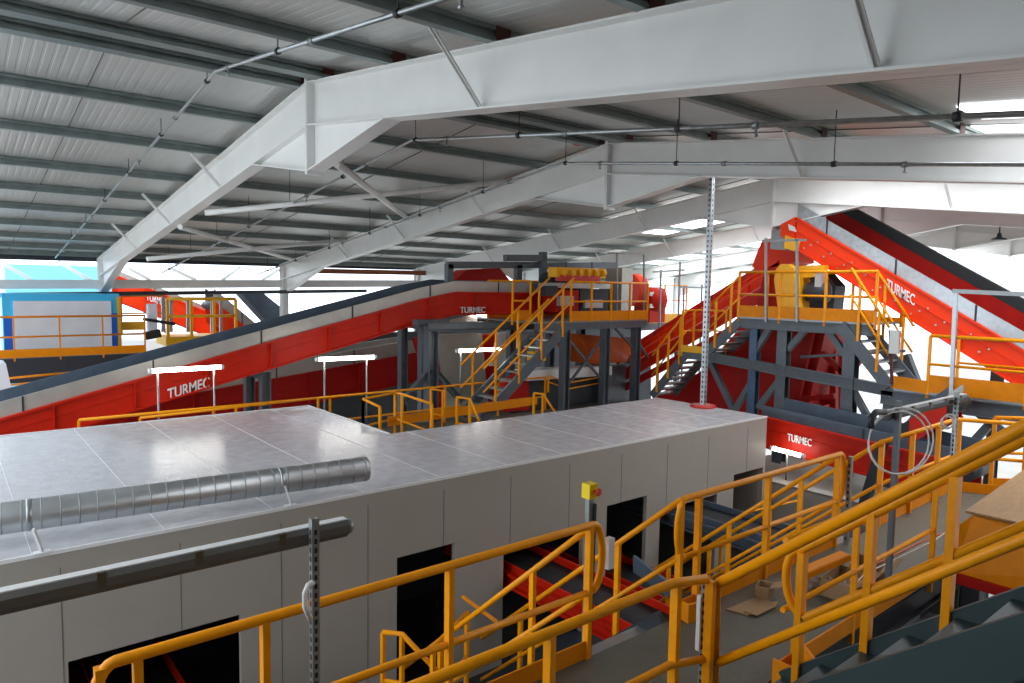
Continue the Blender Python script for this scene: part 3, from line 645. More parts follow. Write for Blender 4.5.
# walkway railings behind cabin
rz0 = onY(330,397,14.7).z-1.1
def bk(u): q = onY(u,400,14.7); q.z = rz0; return q
railing('yellow railing behind the left part of the cabin roof', [bk(78),bk(213),bk(330),bk(445),bk(545)], toe=.15, r=.03, spacing=2.2)
tag(MB().box(bk(60).x,bk(640).x,14.6,15.9,rz0-.14,rz0-.02).build('rear_walkway','deck'), 'narrow rear walkway behind the cabin', 'walkway')
q = onY(140,418,14.35).z-1.1
a = onY(140,418,14.35); b = onY(318,398,14.35)
railing('lower yellow railing just above the cabin roof edge at left', [V((a.x,14.35,a.z-1.1)),V((b.x,14.35,b.z-1.1))], toe=0, r=.026, spacing=1.6)
def cg(u, y): q = onY(u,400,y); q.z = -3.0; return q
tag(MB().box(cg(345,12.6).x,cg(560,13.9).x,11.4,14.3,-3.5,-3.38).build('rear_landing','deck'), 'landing deck behind the cabin with orange edges', 'deck')
def pt(u,v,y): q = onY(u,v,y); q.z -= 1.1; return q
railing('yellow cage railing left of the landing behind the cabin', [pt(363,399,12.5),pt(380,407,11.9)], toe=.12, r=.026, spacing=.5)
railing('yellow railing sloping down along the landing behind the cabin', [pt(363,399,12.5),pt(395,393,13.0),pt(402,394,12.3),pt(432,404,11.3)], toe=.12, r=.026, spacing=.9)
railing('yellow railing by the foot of the platform stair', [pt(431,389,12.9),pt(443,391,12.8),pt(443,420,12.8)], toe=0, r=.026, spacing=.8)
railing('short yellow guard at the near foot of the platform stair', [pt(457,397,12.0),pt(470,399,11.7),pt(480,424,11.3)], toe=0, r=.026, spacing=.6)
railing('short yellow guard right of the platform stair foot', [pt(534,393,12.4),pt(543,394,12.2),pt(556,414,11.9)], toe=0, r=.026, spacing=.6)
tag(MB().beam(onY(395,424,12.5)+V((0,.3,0)),onY(545,402,12.9)+V((0,.3,0)),.02,.2).build('edge_toe_board','orange'), 'long orange toe board behind the landing railings', 'toe board')
# ============================================================ PLATFORM P1 (middle)
PY = 14.2; PZ = -.95
x0 = onY(535,320,PY).x; x1 = onY(647,318,PY).x
t = thing('machine_platform','grey steel platform with orange edge in the middle of the hall','platform',((x0+x1)/2,PY,-HZ))
MB().box(x0,x1,PY,PY+2.6,PZ-.04,PZ).build('deck_plate','galvd', t)
k = MB(); k.box(x0,x1,PY-.03,PY,PZ-.24,PZ-.04); k.box(x0,x1,PY+2.57,PY+2.6,PZ-.24,PZ-.04); k.build('edge_beam','grey', t)
for u in (565,605,636):
    x = onY(u,340,PY+.1).x
    MB().ibeam((x,PY+.1,-HZ),(x,PY+.1,PZ-.24),.22,.22,.025,.015,up=V((1,0,0))).build('leg','grey', t); MB().ibeam((x,PY+2.5,-HZ),(x,PY+2.5,PZ-.24),.22,.22,.02,.015,up=V((1,0,0))).build('leg','grey', t)
for a,b in (((567,338),(602,380)),((603,338),(570,382)),((615,328),(637,352)),((640,345),(652,364))): MB().beam(onY(*a,PY+.12),onY(*b,PY+.12),.06,.06).build('cross_brace','grey', t)
railing('yellow railing with orange toe board along the front of the middle platform', [V((onY(571,300,PY).x,PY,PZ)),V((x1,PY,PZ))], toe=.28, r=.03, spacing=.9)
railing('yellow railing along the back of the middle platform', [V((x0+.3,PY+2.5,PZ)),V((x1,PY+2.5,PZ))], toe=.15, r=.03, spacing=1.2)
railing('short yellow gate railing at the stair head of the middle platform', [V((onY(534,300,PY).x,PY+.9,PZ)),V((onY(552,300,PY).x,PY+.9,PZ))], toe=.28, r=.03, spacing=.7)
sa = V((onY(566,325,13.4).x,13.4,PZ-.1)); sb = onY(482,420,13.4)
stairs('long grey staircase climbing to the middle platform', sa, sb, (0,.85,0), m='grey', sh=.26, n=11)
da = sb-sa
stair_rail('near yellow handrail of the long stair to the middle platform', sa+V((.2,-.04,.15)), sb+V((.0,-.04,.1)), h=1.15, n=4, r=.03)
stair_rail('far yellow handrail of the long stair to the middle platform', sa+V((.2,.9,.15)), sb+V((0,.9,.1)), h=1.15, n=4, r=.03)
# machine on the platform
t = thing('drum_separator','drum separator with yellow drive beam and red guards on the middle platform','machine',onY(590,300,15.5))
def bx2(u0,v0,u1,v1,y,dy,nm,m,lab=None):
    a = onY(u0,v0,y); b = onY(u1,v1,y); return MB().box(min(a.x,b.x),max(a.x,b.x),y,y+dy,min(a.z,b.z),max(a.z,b.z)).build(nm,m,t,lab)
bx2(557,277,606,269,15.4,.4,'drive_beam','yellow2'); bx2(562,281,600,276,15.3,.3,'drive_guard','redcap')
c = onY(545,283,16.4); MB().lathe(c,[(.32,0),(.35,.1),(.35,1.6),(.3,1.7)],axis=V((1,0,0)),n=20).build('drum','rubber', t)
bx2(556,288,612,284,15.35,.8,'upper_housing','skirt'); bx2(580,312,608,289,15.5,.6,'cabinet','greyd'); bx2(556,312,579,290,15.5,.6,'side_cabinet','darkred')
k = MB(); a = onY(621,312,15.3); b = onY(633,268,15.3); k.box(a.x,b.x,15.3,16.3,a.z,b.z); k.build('galvanised_housing','skirt', t)
k = MB(); c = onY(640,290,16.1); k.lathe(V((onY(631,290,16).x,16,onY(631,290,16).z)),[(.52,0),(.55,.05),(.55,.35),(.45,.4)],axis=V((1,-.25,0)),n=24); k.build('drum_end','redb', t)
c = onY(645,300,15.8); k = MB(); k.lathe(c,[(.3,0),(.45,.02),(.45,.6),(.3,.65)],axis=V((1,-.3,0)),n=24); bx = onY(660,322,15.7); k.box(c.x-.1,bx.x,15.5,16.2,bx.z,c.z); k.build('red_drive_housing','red', t)
for u in (562,570,578,586,594,602):
    q = onY(u,273,15.35); MB().lathe(q,[(.07,0),(.11,.02),(.11,.10),(.07,.12)],axis=V((1,0,0)),n=12).build('drive_roller','yellow2', t)
for u in (566,592):
    MB().tube([onY(u,270,15.5),onY(u,262,15.5)],.02,6).build('lifting_chain','rubber', t)
bx2(585,308,603,300,15.35,.1,'inspection_hatch','skirt'); bx2(560,306,574,296,15.3,.15,'control_panel','skirt')
for v in (294,306): q = onY(652,v,15.4); MB().box(q.x-.1,q.x+.1,15.40,15.44,q.z-.07,q.z+.07).build('white_label','trimw', t)
bx2(546,296,558,286,15.3,.3,'motor','greyd'); bx2(600,284,606,280,15.3,.2,'gearbox','galvd')
# grey portal over the conveyor head
bars('gantry_frame','dark grey gantry frame standing over the flat end of the long conveyor','gantry','grey',[(onY(449,285,17.0),onY(449,264,17.0)),(onY(447,265,17.0),onY(545,265,17.0)),(onY(505,258,16.8),onY(545,258,16.8)),(onY(543,300,16.8),onY(543,252,16.8)),(onY(518,283,17),onY(518,265,17)),(onY(545,266,17),onY(615,265,17))],.18,.2)
t = thing('feed_hopper','dark red and grey feed hopper behind the gantry','hopper',onY(480,285,19))
MB().prism([onY(453,283,19),onY(466,270,19),onY(500,268,19),onY(512,283,19)],(0,.6,0)).build('hopper_plate','darkred', t)
MB().prism([onY(497,268,19.5),onY(518,267,19.5),onY(519,283,19.5)],(0,.1,0)).build('grey_plate','skirt', t)
# under P1
t = thing('baler_feeder','orange and white feeder machine below the middle platform','machine',onY(600,400,15.5))
MB().prism([onY(578,334,15.0),onY(624,338,15.0),onY(633,350,15.0),onY(626,362,15.0),onY(592,364,15.0)],(0,1.2,0)).build('orange_chute','orangeb', t)
MB().prism([onY(528,371,14.9),onY(612,366,14.9),onY(612,375,14.9),onY(528,381,14.9)],(0,.6,0)).build('white_conveyor_side','trimw', t)
MB().prism([onY(610,366,15.2),onY(651,362,15.2),onY(651,408,15.2),onY(606,412,15.2)],(0,1.0,0)).build('grey_body','grey', t)
MB().prism([onY(522,380,15.6),onY(600,377,15.6),onY(600,415,15.6),onY(512,415,15.6)],(0,1.0,0)).build('dark_body','greyd', t)
MB().prism([onY(505,384,15.1),onY(528,372,15.1),onY(530,410,15.1),onY(505,412,15.1)],(0,.4,0)).build('red_guard','darkred', t)
MB().prism([onY(534,352,15.4),onY(546,350,15.4),onY(546,361,15.4),onY(534,361,15.4)],(0,.3,0)).build('yellow_motor','yellow2', t)
k = MB(); k.prism([onY(640,338,15.0),onY(652,362,15.0),onY(651,366,15.0),onY(638,366,15.0)],(0,.6,0)); k.build('grey_hopper','galvd', t)
railing('dull yellow handrail among the machinery below the platform', [onY(548,388,14.6),onY(568,395,14.5),onY(604,388,14.5)], h=.35, toe=0, r=.02, spacing=1)
# smaller yellow walkway right of P1
t = thing('side_platform','yellow edged side platform between the middle platform and the red conveyor','platform',onY(660,325,16))
a = onY(641,322,16.2); b = onY(672,320,16.2); MB().box(a.x,b.x+1,16.2,17,a.z-.05,a.z+.25).build('edge_plate','yellow2', t); MB().box(a.x,b.x+1,16.2,17,a.z-.3,a.z-.05).build('beam','grey', t)
for x in (a.x+.1,b.x+.9): MB().beam((x,16.6,-HZ),(x,16.6,a.z-.3),.16,.16,up=V((1,0,0))).build('leg','grey', t)
railing('thin yellow railing on the side platform', [a+V((0,0,.2)),V((b.x+.8,16.2,a.z+.2))], toe=0, r=.022, spacing=1.1)
for i,(u,v0,v1) in enumerate(((661,270,322),(680,262,330),(684,286,345),(702,285,330))):
    tag(MB().beam(V((onY(u,v1,15).x,15,-HZ)),onY(u,v0,15),.05,.05,up=V((1,0,0))).build('light_mast','galvd'), ['thin grey mast right of the middle platform','tall thin mast left of the hanging pole','short thin mast above the red return conveyor','thin mast just left of the perforated pole'][i],'mast','thin masts')
bars('mast_arm','thin horizontal arm joining the masts beside the middle platform','bar','galvd',[(onY(653,272,15),onY(684,270,15)),(onY(681,287,15),onY(708,288,15))],.05,.05)
bars('mast_arm','thin bar on two uprights above the right end of the middle platform','bar','galvd',[(onY(608,253,14.3),onY(645,254,14.3)),(onY(617,253,14.3),onY(617,318,14.3)),(onY(644,253,14.3),onY(644,318,14.3))],.05,.05)
# ============================================================ RIGHT: P2, P3, C3, C4, C5
XP = 15.5
def px_(u, v, x=XP): return onX(u, v, x)
ya = px_(738,318).y; yb = px_(875,322).y; z2 = -.66
t = thing('head_platform','grey steel platform with orange edge under the head of the tall conveyor','platform',(XP,8.5,-HZ))
MB().box(XP,XP+1.4,yb,ya,z2-.04,z2).build('deck_plate','galvd', t)
MB().ibeam((XP,yb,z2-.16),(XP,ya,z2-.16),.12,.24).build('edge_beam','grey', t)
for u,m_,wd in ((753,'blue',.2),(782,'grey',.24),(850,'grey',.26)):
    q = px_(u,340); MB().ibeam((XP+.1,q.y,-HZ),(XP+.1,q.y,z2-.28),wd,wd,.02,.014,up=V((1,0,0))).build('leg',m_,t)
for a,b in (((768,328),(753,352)),((805,328),(786,350)),((826,330),(848,362)),((708,362),(731,410)),((752,378),(732,412)),((784,372),(756,408)),((848,385),(878,440)),((846,330),(852,350))):
    MB().beam(px_(*a)+V((.1,0,0)),px_(*b)+V((.1,0,0)),.13,.13).build('diagonal_brace','grey', t)
MB().ibeam(px_(705,356),px_(893,391),.18,.24).build('tie_beam','grey', t)
MB().beam(px_(790,358)+V((.5,0,0)),px_(895,352)+V((.5,0,0)),.06,.06).build('thin_tie','grey', t)
railing('yellow railing along the platform under the tall conveyor head', [V((XP,ya,z2)),V((XP,yb,z2))], toe=.28, r=.032, spacing=1.0)
q = px_(737,275)
railing('yellow railing behind the drive on the head platform', [V((XP+1.3,ya,z2)),V((XP+1.3,yb,z2))], toe=.1, r=.028, spacing=1.3)
for i,(u,v0,v1) in enumerate(((766,238,322),(797,238,322))):
    tag(MB().beam(px_(u,v1,15.46),px_(u,v0,15.46),.05,.05,up=V((1,0,0))).build('upright_tube','galvd'), ['left of the two thin uprights in front of the yellow drive','right of the two thin uprights in front of the yellow drive'][i],'upright','drive uprights')
bars('crossbar','thin crossbar with red tip on the uprights before the yellow drive','bar','galvd',[(px_(763,241,15.46),px_(806,240,15.46))],.05,.05)
# stairs ST3 down to P3
sa = px_(840,325,XP-.02); sb = px_(889,387,XP-.02)
stairs('grey staircase from the head platform down to the right platform', sa, sb, (1.15,0,0), m='grey', sh=.26, n=6)
stair_rail('near yellow handrail of the stair between the two right platforms', sa+V((-.03,-.2,.1)), sb+V((-.03,.05,.1)), h=1.15, n=2, r=.03)
stair_rail('far yellow handrail of the stair between the two right platforms', sa+V((1.2,-.2,.1)), sb+V((1.2,.05,.1)), h=1.15, n=2, r=.03)
# P3
a = px_(891,388); z3 = a.z; y3 = -1.0
t = thing('right_platform','grey steel platform with broad orange toe board at the right edge','platform',(XP,3,-HZ))
MB().box(XP,XP+1.2,y3,a.y,z3-.04,z3).build('deck_plate','galvd', t); MB().ibeam((XP,y3,z3-.2),(XP,a.y+.2,z3-.2),.14,.30).build('edge_beam','grey', t)
for u in (890,):
    q = px_(u,400); MB().ibeam((XP+.1,q.y,-HZ),(XP+.1,q.y,z3-.3),.26,.26,.02,.014,up=V((1,0,0))).build('leg','grey', t)
for y in (3.2,0): MB().ibeam((XP+.1,y,-HZ),(XP+.1,y,z3-.3),.26,.26,.02,.014,up=V((1,0,0))).build('leg','grey', t)
for p_,q_ in (((930,398),(895,440)),((1000,412),(960,455)),((965,404),(1010,440))): MB().beam(px_(*p_)+V((.1,0,0)),px_(*q_)+V((.1,0,0)),.14,.14).build('diagonal_brace','grey', t)
railing('yellow railing with broad orange toe board on the right platform', [V((XP,px_(927,395).y,z3)),V((XP,y3,z3))], toe=.36, r=.034, spacing=1.55, h=1.15)
tag(MB().beam(V((XP-.01,a.y,z3+.14)),V((XP-.01,px_(927,395).y,z3+.1)),.02,.26).build('edge_toe_board','orange'), 'orange toe board at the stair foot of the right platform', 'toe board')
railing('farther yellow railing on the back of the right platform', [V((XP+1.15,px_(935,385).y,z3)),V((XP+1.15,y3,z3))], toe=.12, r=.03, spacing=1.8)
# masts at P3
t = thing('lamp_mast','perforated mast with a long horizontal arm in front of the tall conveyor','mast',px_(952,400,15.3))
MB().beam(px_(951,402,15.44),px_(956,290,15.44),.07,.07,up=V((0,1,0))).build('mast_tube','galv', t); MB().beam(px_(953,291,15.44),px_(1060,296,15.44),.08,.08).build('arm','galvd', t)
tag(MB().beam(px_(892,384,15.2),px_(890,330,15.2),.05,.05,up=V((0,1,0))).build('control_upright','cleat'), 'thin reddish upright carrying a small control box at the stair foot', 'upright')
q = px_(895,340,15.2); tag(MB().box(15.15,15.25,q.y-.09,q.y+.09,q.z-.28,q.z+.2).build('control_box','skirt'), 'pale control box on the thin upright at the stair foot', 'box')
# C4
X4 = 16.7
a = onX(797,217,X4); b = onX(1024,349,X4); dv = b-a
A = V((X4,a.y,a.z-.78)); B = V((X4,b.y,b.z-.80)); ext = B + (B-A)*.35
c4 = conveyor('tall bright red conveyor descending from the head platform to the right edge', [ext, A], 1.5, hred=.78, hsk=.34, side=-1, red='redb', belt='rubber', skirt='galv', farm='darkred', far_h=.45, ribs=0, lip=.04, seams=1.9)  # far skirt coloured deep red for the reflection on its inner face
dn_ = (ext-A).normalized()
MB().strip([ext,A], 1.22, 1.50, -1.62, -1.44).build('rubber_side_curtain','rubber', c4)
q0 = onX(887,292,X4); q1 = onX(915,306,X4); f4 = lambda q: A.z + (q.y-A.y)*dn_.z/dn_.y
q0.z = f4(q0)+.36; q1.z = f4(q1)+.36; lettering(c4,'TURMEC', q0-V((.02,0,0)), q1-V((.02,0,0)), .24, V((-.02,0,0)))
k = MB()
for i in range(26):
    l = .05+.9*i/26; q = A.lerp(B, l) + V((-.03,0,.15+.42*((i*7)%5)/5)); k.lathe(q,[(.02,0),(.02,.02)],axis=V((-1,0,0)),n=6)
k.build('bolt','galv', c4, kind='stuff')
hd = A; k = MB(); k.prism([hd+V((-.02,.0,0)), hd+V((-.02,.42,.35)), hd+V((-.02,.42,.62)), hd+V((-.02,.05,.78))],(1.5,0,0)); k.build('head_cover','redb', c4)
q = onX(793,243,X4-.05); MB().prism([onX(785,235,X4-.1),onX(799,241,X4-.1),onX(797,252,X4-.1),onX(784,248,X4-.1)],(.06,0,0)).build('yellow_guard','yellow2', c4)
MB().prism([onX(788,224,X4-.08),onX(794,227,X4-.08),onX(796,232,X4-.08),onX(789,230,X4-.08)],(.04,0,0)).build('warning_label','trimw', c4)
MB().prism([onX(772,226,X4+.3),onX(790,218,X4+.3),onX(786,250,X4+.3),onX(770,249,X4+.3)],(.9,0,0)).build('discharge_hood','galvd', c4)
for y in (5.0,2.0): MB().ibeam((X4+.75,y,-HZ),(X4+.75,y,A.z+(y-A.y)*dn_.z/dn_.y),.2,.2,.02,.014,up=V((1,0,0))).build('support_leg','grey', c4)
MB().beam(onX(905,355,17.4),onX(930,420,17.4),.2,.2).build('support_leg','grey', c4)
# yellow drive unit
t = thing('drive_unit','rounded yellow drive guard and motor under the tall conveyor head','drive',onX(785,318,16))
pl = [(775,318)]+[(776,272),(777,268),(781,264),(786,263),(791,265),(795,270),(797,278),(800,300),(801,318)]
k = MB(); k.prism([onX(779,318,15.8),onX(774,280,15.8),onX(776,269,15.8),onX(781,264,15.8),onX(788,264,15.8),onX(793,268,15.8),onX(795,276,15.8),onX(799,318,15.8)],(.22,0,0)); k.build('belt_guard','yellow2', t)
MB().prism([onX(795,318,16.1),onX(795,266,16.1),onX(822,265,16.1),onX(822,276,16.1),onX(803,278,16.1),onX(803,318,16.1)],(.3,0,0)).build('rear_guard','yellow2', t)
c = onX(807,292,16.2); MB().lathe(c,[(.2,0),(.24,.05),(.24,.5),(.1,.55)],axis=V((0,-1,0)),n=18).build('motor','greyd', t)
MB().prism([onX(803,318,16.8),onX(803,280,16.8),onX(822,270,16.8),onX(836,286,16.8),onX(832,318,16.8)],(.5,0,0)).build('drive_backing','greyd', t)  # added dark backing that closes the bright gap behind the drive
MB().prism([onX(757,300,16.9),onX(765,270,16.9),onX(780,266,16.9),onX(780,318,16.9),onX(757,318,16.9)],(.3,0,0)).build('belt_tensioner','darkred', t)
q = onX(818,283,16.0); MB().box(16,16.15,q.y-.08,q.y+.08,q.z-.25,q.z+.25).build('switch_box','skirt', t)
# C3 : red return conveyor
X3 = 17.6
a = onX(640,359,X3); b = onX(778,277,X3); a = a+(a-b)*.15
c3 = conveyor('ribbed red conveyor rising from the middle to the head of the tall conveyor', [a,b], 1.3, hred=.45, hsk=.2, side=1, red='redb', belt='rubber', skirt='red', farm='red', ribs=.7, far_h=.28)
MB().strip([a+V((-.1,0,-.55)),b+V((-.1,0,-.55))], 0, .4, -.3, -.2).build('lower_guard','red', c3)
MB().strip([a+V((0,0,-.9)),b+V((0,0,-1.0))], 0, .25, -.4, -.3).build('bottom_guard','darkred', c3)
MB().strip([a+V((-.15,0,.1)),b+V((-.15,0,.1))], 0, .06, -.35, -.3).build('guard_rail','redb', c3)
k = MB(); k.prism([onX(762,240,X3),onX(792,235,X3),onX(795,262,X3),onX(770,268,X3),onX(757,272,X3),onX(752,266,X3)],(1.0,0,0)); k.build('head_box','redb', c3)
# hopper
t = thing('red_chute','large deep red chute below the head platform','chute',onX(760,420,17))
MB().prism([onX(700,372,17.0),onX(742,326,17.0),onX(826,330,17.0),onX(806,415,17.0),onX(768,430,17.0),onX(660,404,17.0),onX(655,396,17.0)],(2.0,0,0)).build('chute_body','darkred', t)
k = MB()
for a_,b_ in (((812,332),(792,425)),((792,400),(835,396)),((842,352),(842,430)),((822,352),(842,372))): k.beam(onX(*a_,16.8),onX(*b_,16.8),.12,.12)
k.build('stiffening_frame','darkred', t)
# ST2 + landing
z_l = px_(690,352).z
t = thing('stair_landing','small grey landing with yellow edge left of the red chute','landing',(XP,12,z_l-.2))
yl0 = px_(705,352).y; yl1 = px_(684,348).y
MB().box(XP-.1,XP+1.1,yl0,yl1,z_l-.18,z_l).build('deck_plate','grey', t); MB().box(XP-.12,XP-.1,yl0,yl1,z_l,z_l+.18).build('toe_plate','yellow2', t)
stairs('short grey staircase from the head platform down to the left landing', px_(739,322), px_(708,352), (1.0,0,0), m='grey', sh=.22, n=5)
stairs('grey staircase from the left landing down towards the cabin roof', px_(686,354), px_(652,396), (1.0,0,0), m='grey', sh=.22, n=8)
stair_rail('thin yellow handrail of the short stair left of the head platform', px_(739,322)+V((-.04,0,.05)), px_(708,352)+V((-.04,0,.05)), h=1.1, n=2, r=.026)
stair_rail('thin yellow handrail of the lower left stair', px_(686,354)+V((-.04,0,.05)), px_(652,396)+V((-.04,0,.05)), h=1.1, n=3, r=.026)
railing('small square yellow railing on the left landing', [V((XP+.9,yl0,z_l)),V((XP+.9,yl1,z_l)),V((XP-.1,yl1,z_l))], toe=0, r=.026, spacing=.6)
t = thing('red_support_frame','red steel frame standing right of the large red chute','frame',onX(850,420,17.5))
for a_,b_ in (((834,345),(834,432)),((850,352),(850,432)),((834,400),(800,408)),((822,352),(836,380)),((862,356),(850,372))): MB().beam(onX(*a_,17.8),onX(*b_,17.8),.16,.16).build('frame_member','darkred', t)
# C5
X5 = 14.2
a = onX(760,446,X5); b = onX(962,491,X5); b.z = a.z-.25; 
c5 = conveyor('deep red conveyor at the right end of the cabin with a slate belt cover', [b,a], 1.0, hred=.70, hsk=.22, side=-1, red='red', belt='belt', skirt='belt', farm='belt', far_h=.30, ribs=0, seams=3)
q0 = onX(789,437,X5); q1 = onX(813,444,X5); f5 = lambda q: a.z + (q.y-a.y)*(b.z-a.z)/(b.y-a.y)
q0.z = f5(q0)+.30; q1.z = f5(q1)+.30; lettering(c5,'TURMEC', q0-V((.05,0,0)), q1-V((.05,0,0)), .16, V((-.02,0,0)))
MB().ibeam((X5+.5,5.6,-HZ),(X5+.5,5.6,b.z+.1),.2,.2,.02,.014,up=V((1,0,0))).build('support_leg','grey', c5)
MB().beam(onX(884,440,13.8),onX(864,505,13.8),.16,.16).build('support_leg','greyd', c5)
a = onX(952,420,15); b = onX(925,437,15)
t6 = conveyor('short red conveyor end showing between the uprights at right', [onX(925,440,15),onX(962,418,15)], .8, hred=.5, hsk=.15, side=-1, red='red', ribs=0)
lettering(t6,'TURMEC', onX(935,434,14.95), onX(948,425,14.95), .2, V((-.03,0,0)))
# low partition below C5
t = thing('low_enclosure','pale grey panelled low enclosure beyond the right end of the cabin','enclosure',(15,9,-8))
MB().box(13.9,14.0,4.6,9.4,-6.5,-4.15).build('panel_wall','wall', t); MB().box(13.9,18,4.6,9.4,-4.17,-4.13).build('top_sheet','floor', t)
k = MB()
for y in (5.4,6.4,7.4,8.4): k.box(13.89,13.9,y-.01,y+.01,-6.5,-4.15)
k.build('panel_joint','seam', t)
# ============================================================ LIGHT TUBES
def tube(label, a, b, posts, zb):
    t = thing('tube_light', label, 'light', a, 'lit tube lights'); r = .045
    MB().tube([a,b], r, 12).build('lamp_tube','tube', t)
    for f_ in posts:
        p = a.lerp(b, f_); MB().tube([V((p.x,p.y,zb)), p-V((0,0,.05))], .02, 6).build('post','galvd', t)
    for f_ in (0,1): p = a.lerp(b,f_); MB().lathe(p-(b-a).normalized()*.03,[(.05,0),(.05,.06)],axis=b-a,n=12).build('end_cap','trimw', t)
YL = 14.72
tube('lit tube light on two posts in front of the conveyor lettering', onY(150,371,YL), onY(222,367,YL), (.1,.88), rz0+.0)
tube('lit tube light on two posts above the right end of the lower railing', onY(317,359.5,YL), onY(375,357,YL), (.12,.85), rz0)
tube('lit tube light behind the stair to the middle platform', onY(457,351,YL), onY(501,349,YL), (.08,.9), -3.0)
tube('small lit tube light right below the flat conveyor end', onY(475,314,17), onY(500,318,17), (.5,), -1.3)
tube('lit tube light under the deep red conveyor at the cabin end', onX(772,448,13.8), onX(803,456,13.8), (.5,), -4.0)
# ============================================================ FAR LEFT BAY
YB = 24.5
a = onY(-10,358,YB); b = onY(146,352,YB); zd = (a.z+b.z)/2
t = thing('far_platform','grey platform with orange toe board in front of the container at far left','platform',((a.x+b.x)/2,YB,-HZ))
MB().box(-2,b.x,YB,YB+1.6,zd-.04,zd).build('deck_plate','galvd', t); MB().box(-2,b.x,YB-.02,YB,zd-.02,zd+.22).build('toe_board','orange', t); MB().box(-2,b.x+.8,YB,YB+.1,zd-.75,zd-.04).build('edge_beam','greyd', t)
for x in (-1,2,5): MB().ibeam((x,YB+.2,-HZ),(x,YB+.2,zd-.1),.2,.2,up=V((1,0,0))).build('leg','greyd', t)
railing('brownish yellow railing in front of the blue framed container', [V((-1.5,YB,zd)),V((b.x,YB,zd))], posts=[V((onY(u,340,YB).x,YB,zd)) for u in (14,60,103,145)], toe=0, r=.032, mt='orange', h=1.15)
railing('dull yellow railing low behind the conveyor at far left', [onY(8,392,22),onY(85,384,22)], h=.35, toe=0, r=.03, mt='orange')
t = thing('container_cabin','white panelled container with bright blue frame at far left','container',onY(60,352,26))
def cb(u0,v0,u1,v1,y,dy,nm,m): 
    a = onY(u0,v0,y); b = onY(u1,v1,y); return MB().box(min(a.x,b.x),max(a.x,b.x),y,y+dy,min(a.z,b.z),max(a.z,b.z)).build(nm,m,t)
cb(4,353,119,294,26.1,1.0,'frame_upper','cyan2'); cb(5,353,15,318,26.06,.05,'left_post','bluep'); cb(111,353,119,313,26.06,.05,'right_post','bluep'); cb(15,353,111,301,26.0,.12,'white_panel','cpanel'); cb(118.5,353,120.5,297,26.05,.1,'yellow_edge','yellow2')
# machinery beyond, far left centre
a = onY(118,296,31); b = onY(250,338,31)
t7 = conveyor('far red conveyor descending right behind the far yellow platform', [a-V((0,0,.2)),b-V((0,0,.6))], 1.2, hred=1.0, hsk=.2, side=1, red='redb', ribs=2)
lettering(t7,'TURMEC', onY(146,300,30.9), onY(167,307,30.9), .30, V((0,-.04,0)))
a = onY(214,306,29); b = onY(262,345,29)
conveyor('far conveyor with galvanised skirt descending behind the long conveyor', [a-V((0,0,.7)),b-V((0,0,.7))], 1.2, hred=.9, hsk=.5, side=1, red='redb', ribs=2, far_h=.5, farm='rubber')
tag(MB().prism([onY(240,292,28),onY(262,292,28),onY(292,316,28),onY(292,326,28),onY(275,330,28)],(0,.8,0)).build('belt_cover','belt'), 'slate blue belt cover sloping right at far left centre', 'cover')
YD = 26
a = onY(120,334,YD); b = onY(178,332,YD)
t = thing('far_yellow_platform','small yellow edged platform beyond the long conveyor at left centre','platform',onY(200,335,YD))
MB().box(onY(166,338,YD).x,onY(238,334,YD).x,YD,YD+1.4,onY(170,337,YD).z-.3,onY(170,337,YD).z).build('deck_plate','yellow2', t)
MB().box(onY(120,330,YD+.5).x,onY(146,330,YD+.5).x,YD+.5,YD+1,onY(130,331,YD).z,onY(130,323,YD).z).build('side_plate','yellow2', t)
q = onY(168,334,YD); q2 = onY(236,334,YD)
railing('bright yellow railing on the small far platform', [V((q.x,YD,q.z)),V((q2.x,YD,q.z))], toe=0, r=.06, spacing=.9, h=1.2, mt='yellow2', pw=.12)
q = onY(122,331,YD+1); q2 = onY(165,331,YD+1)
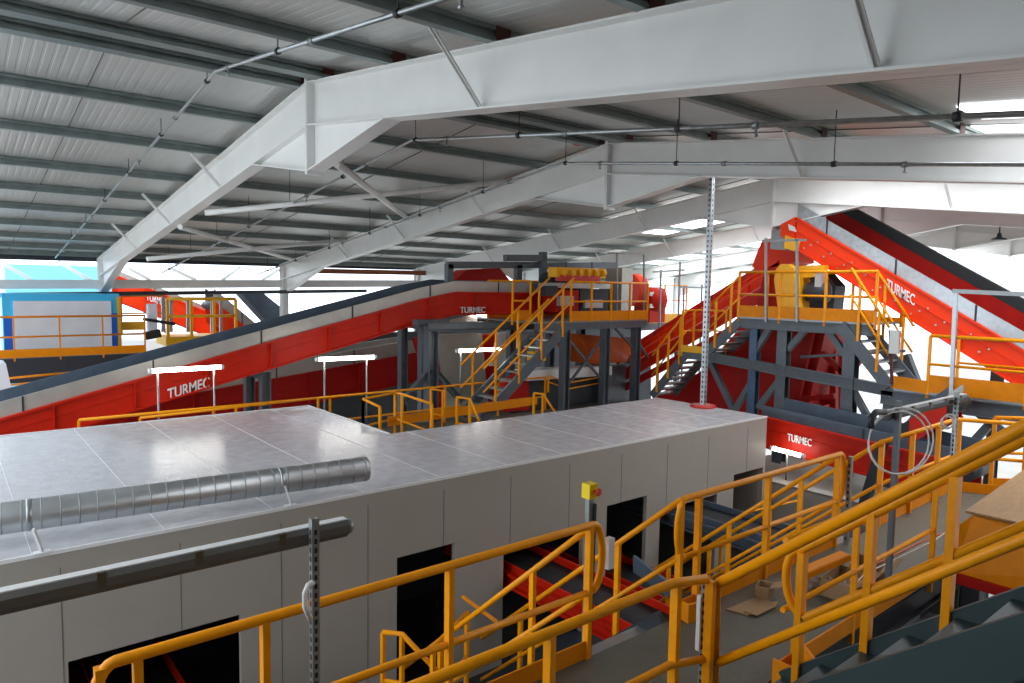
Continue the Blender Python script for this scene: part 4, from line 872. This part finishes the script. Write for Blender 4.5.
railing('thin brownish railing left of the small far platform', [V((q.x,YD+1,q.z)),V((q2.x,YD+1,q.z))], toe=0, r=.03, spacing=1.2, h=1.2, mt='orange')
t = thing('control_pillar','pale blue grey pillar with black arms at left centre','pillar',onY(153,335,25))
cb2 = onY(149,335,25); q = onY(157,304,25); MB().box(cb2.x,q.x,25,25.3,cb2.z,q.z).build('pillar_body','cpanel', t)
MB().beam(onY(143,319,24.9),onY(175,324,24.9),.1,.1).build('upper_arm','rubber', t); MB().beam(onY(145,336,24.9),onY(160,333,24.9),.25,.25).build('lower_arm','rubber', t)
tag(MB().box(onY(120,345,27).x,onY(300,345,27).x,26.5,40,onY(160,352,27).z-.3,onY(160,352,27).z).build('far_floor_slab','floor'), 'pale grey raised floor behind the long conveyor at left', 'floor slab')
for i,u in enumerate((163,171,188,212,221)):
    tag(MB().beam(onY(u,332,27),onY(u,297,27),.1,.1,up=V((1,0,0))).build('thin_upright','galv'), ['first thin white upright right of the far red lettering','second thin white upright right of the far red lettering','thin white upright in the middle of the far platform','thin white upright left of the far descending conveyor','thin white upright beside the slate belt cover'][i],'upright','far thin uprights')
t = thing('grey_machine_hood','pale grey sloping hood at the far left edge below the platform','hood',onY(0,400,20))
MB().prism([onY(-30,365,20),onY(6,364,20),onY(13,395,20),onY(-30,402,20)],(0,1,0)).build('hood_panel','cpanel', t)
# ============================================================ CAMERA, WORLD
cam = bpy.data.cameras.new('camera'); co = bpy.data.objects.new('camera', cam); C.objects.link(co)
cam.sensor_width = 36; cam.lens = F*36/1024; cam.clip_start = .05; cam.clip_end = 500
co.matrix_world = Matrix(((rt.x,cu.x,-fw.x,0),(rt.y,cu.y,-fw.y,0),(rt.z,cu.z,-fw.z,HZ),(0,0,0,1)))
bpy.context.scene.camera = co
w = bpy.data.worlds.new('world'); bpy.context.scene.world = w; w.use_nodes = True; bg = w.node_tree.nodes['Background']
bg.inputs[0].default_value = (.81,.905,1,1); bg.inputs[1].default_value = 3.25
vs = bpy.context.scene.view_settings; vs.view_transform = 'Standard'; vs.look = 'None'; vs.gamma = 1; vs.use_curve_mapping = False; vs.exposure = .0
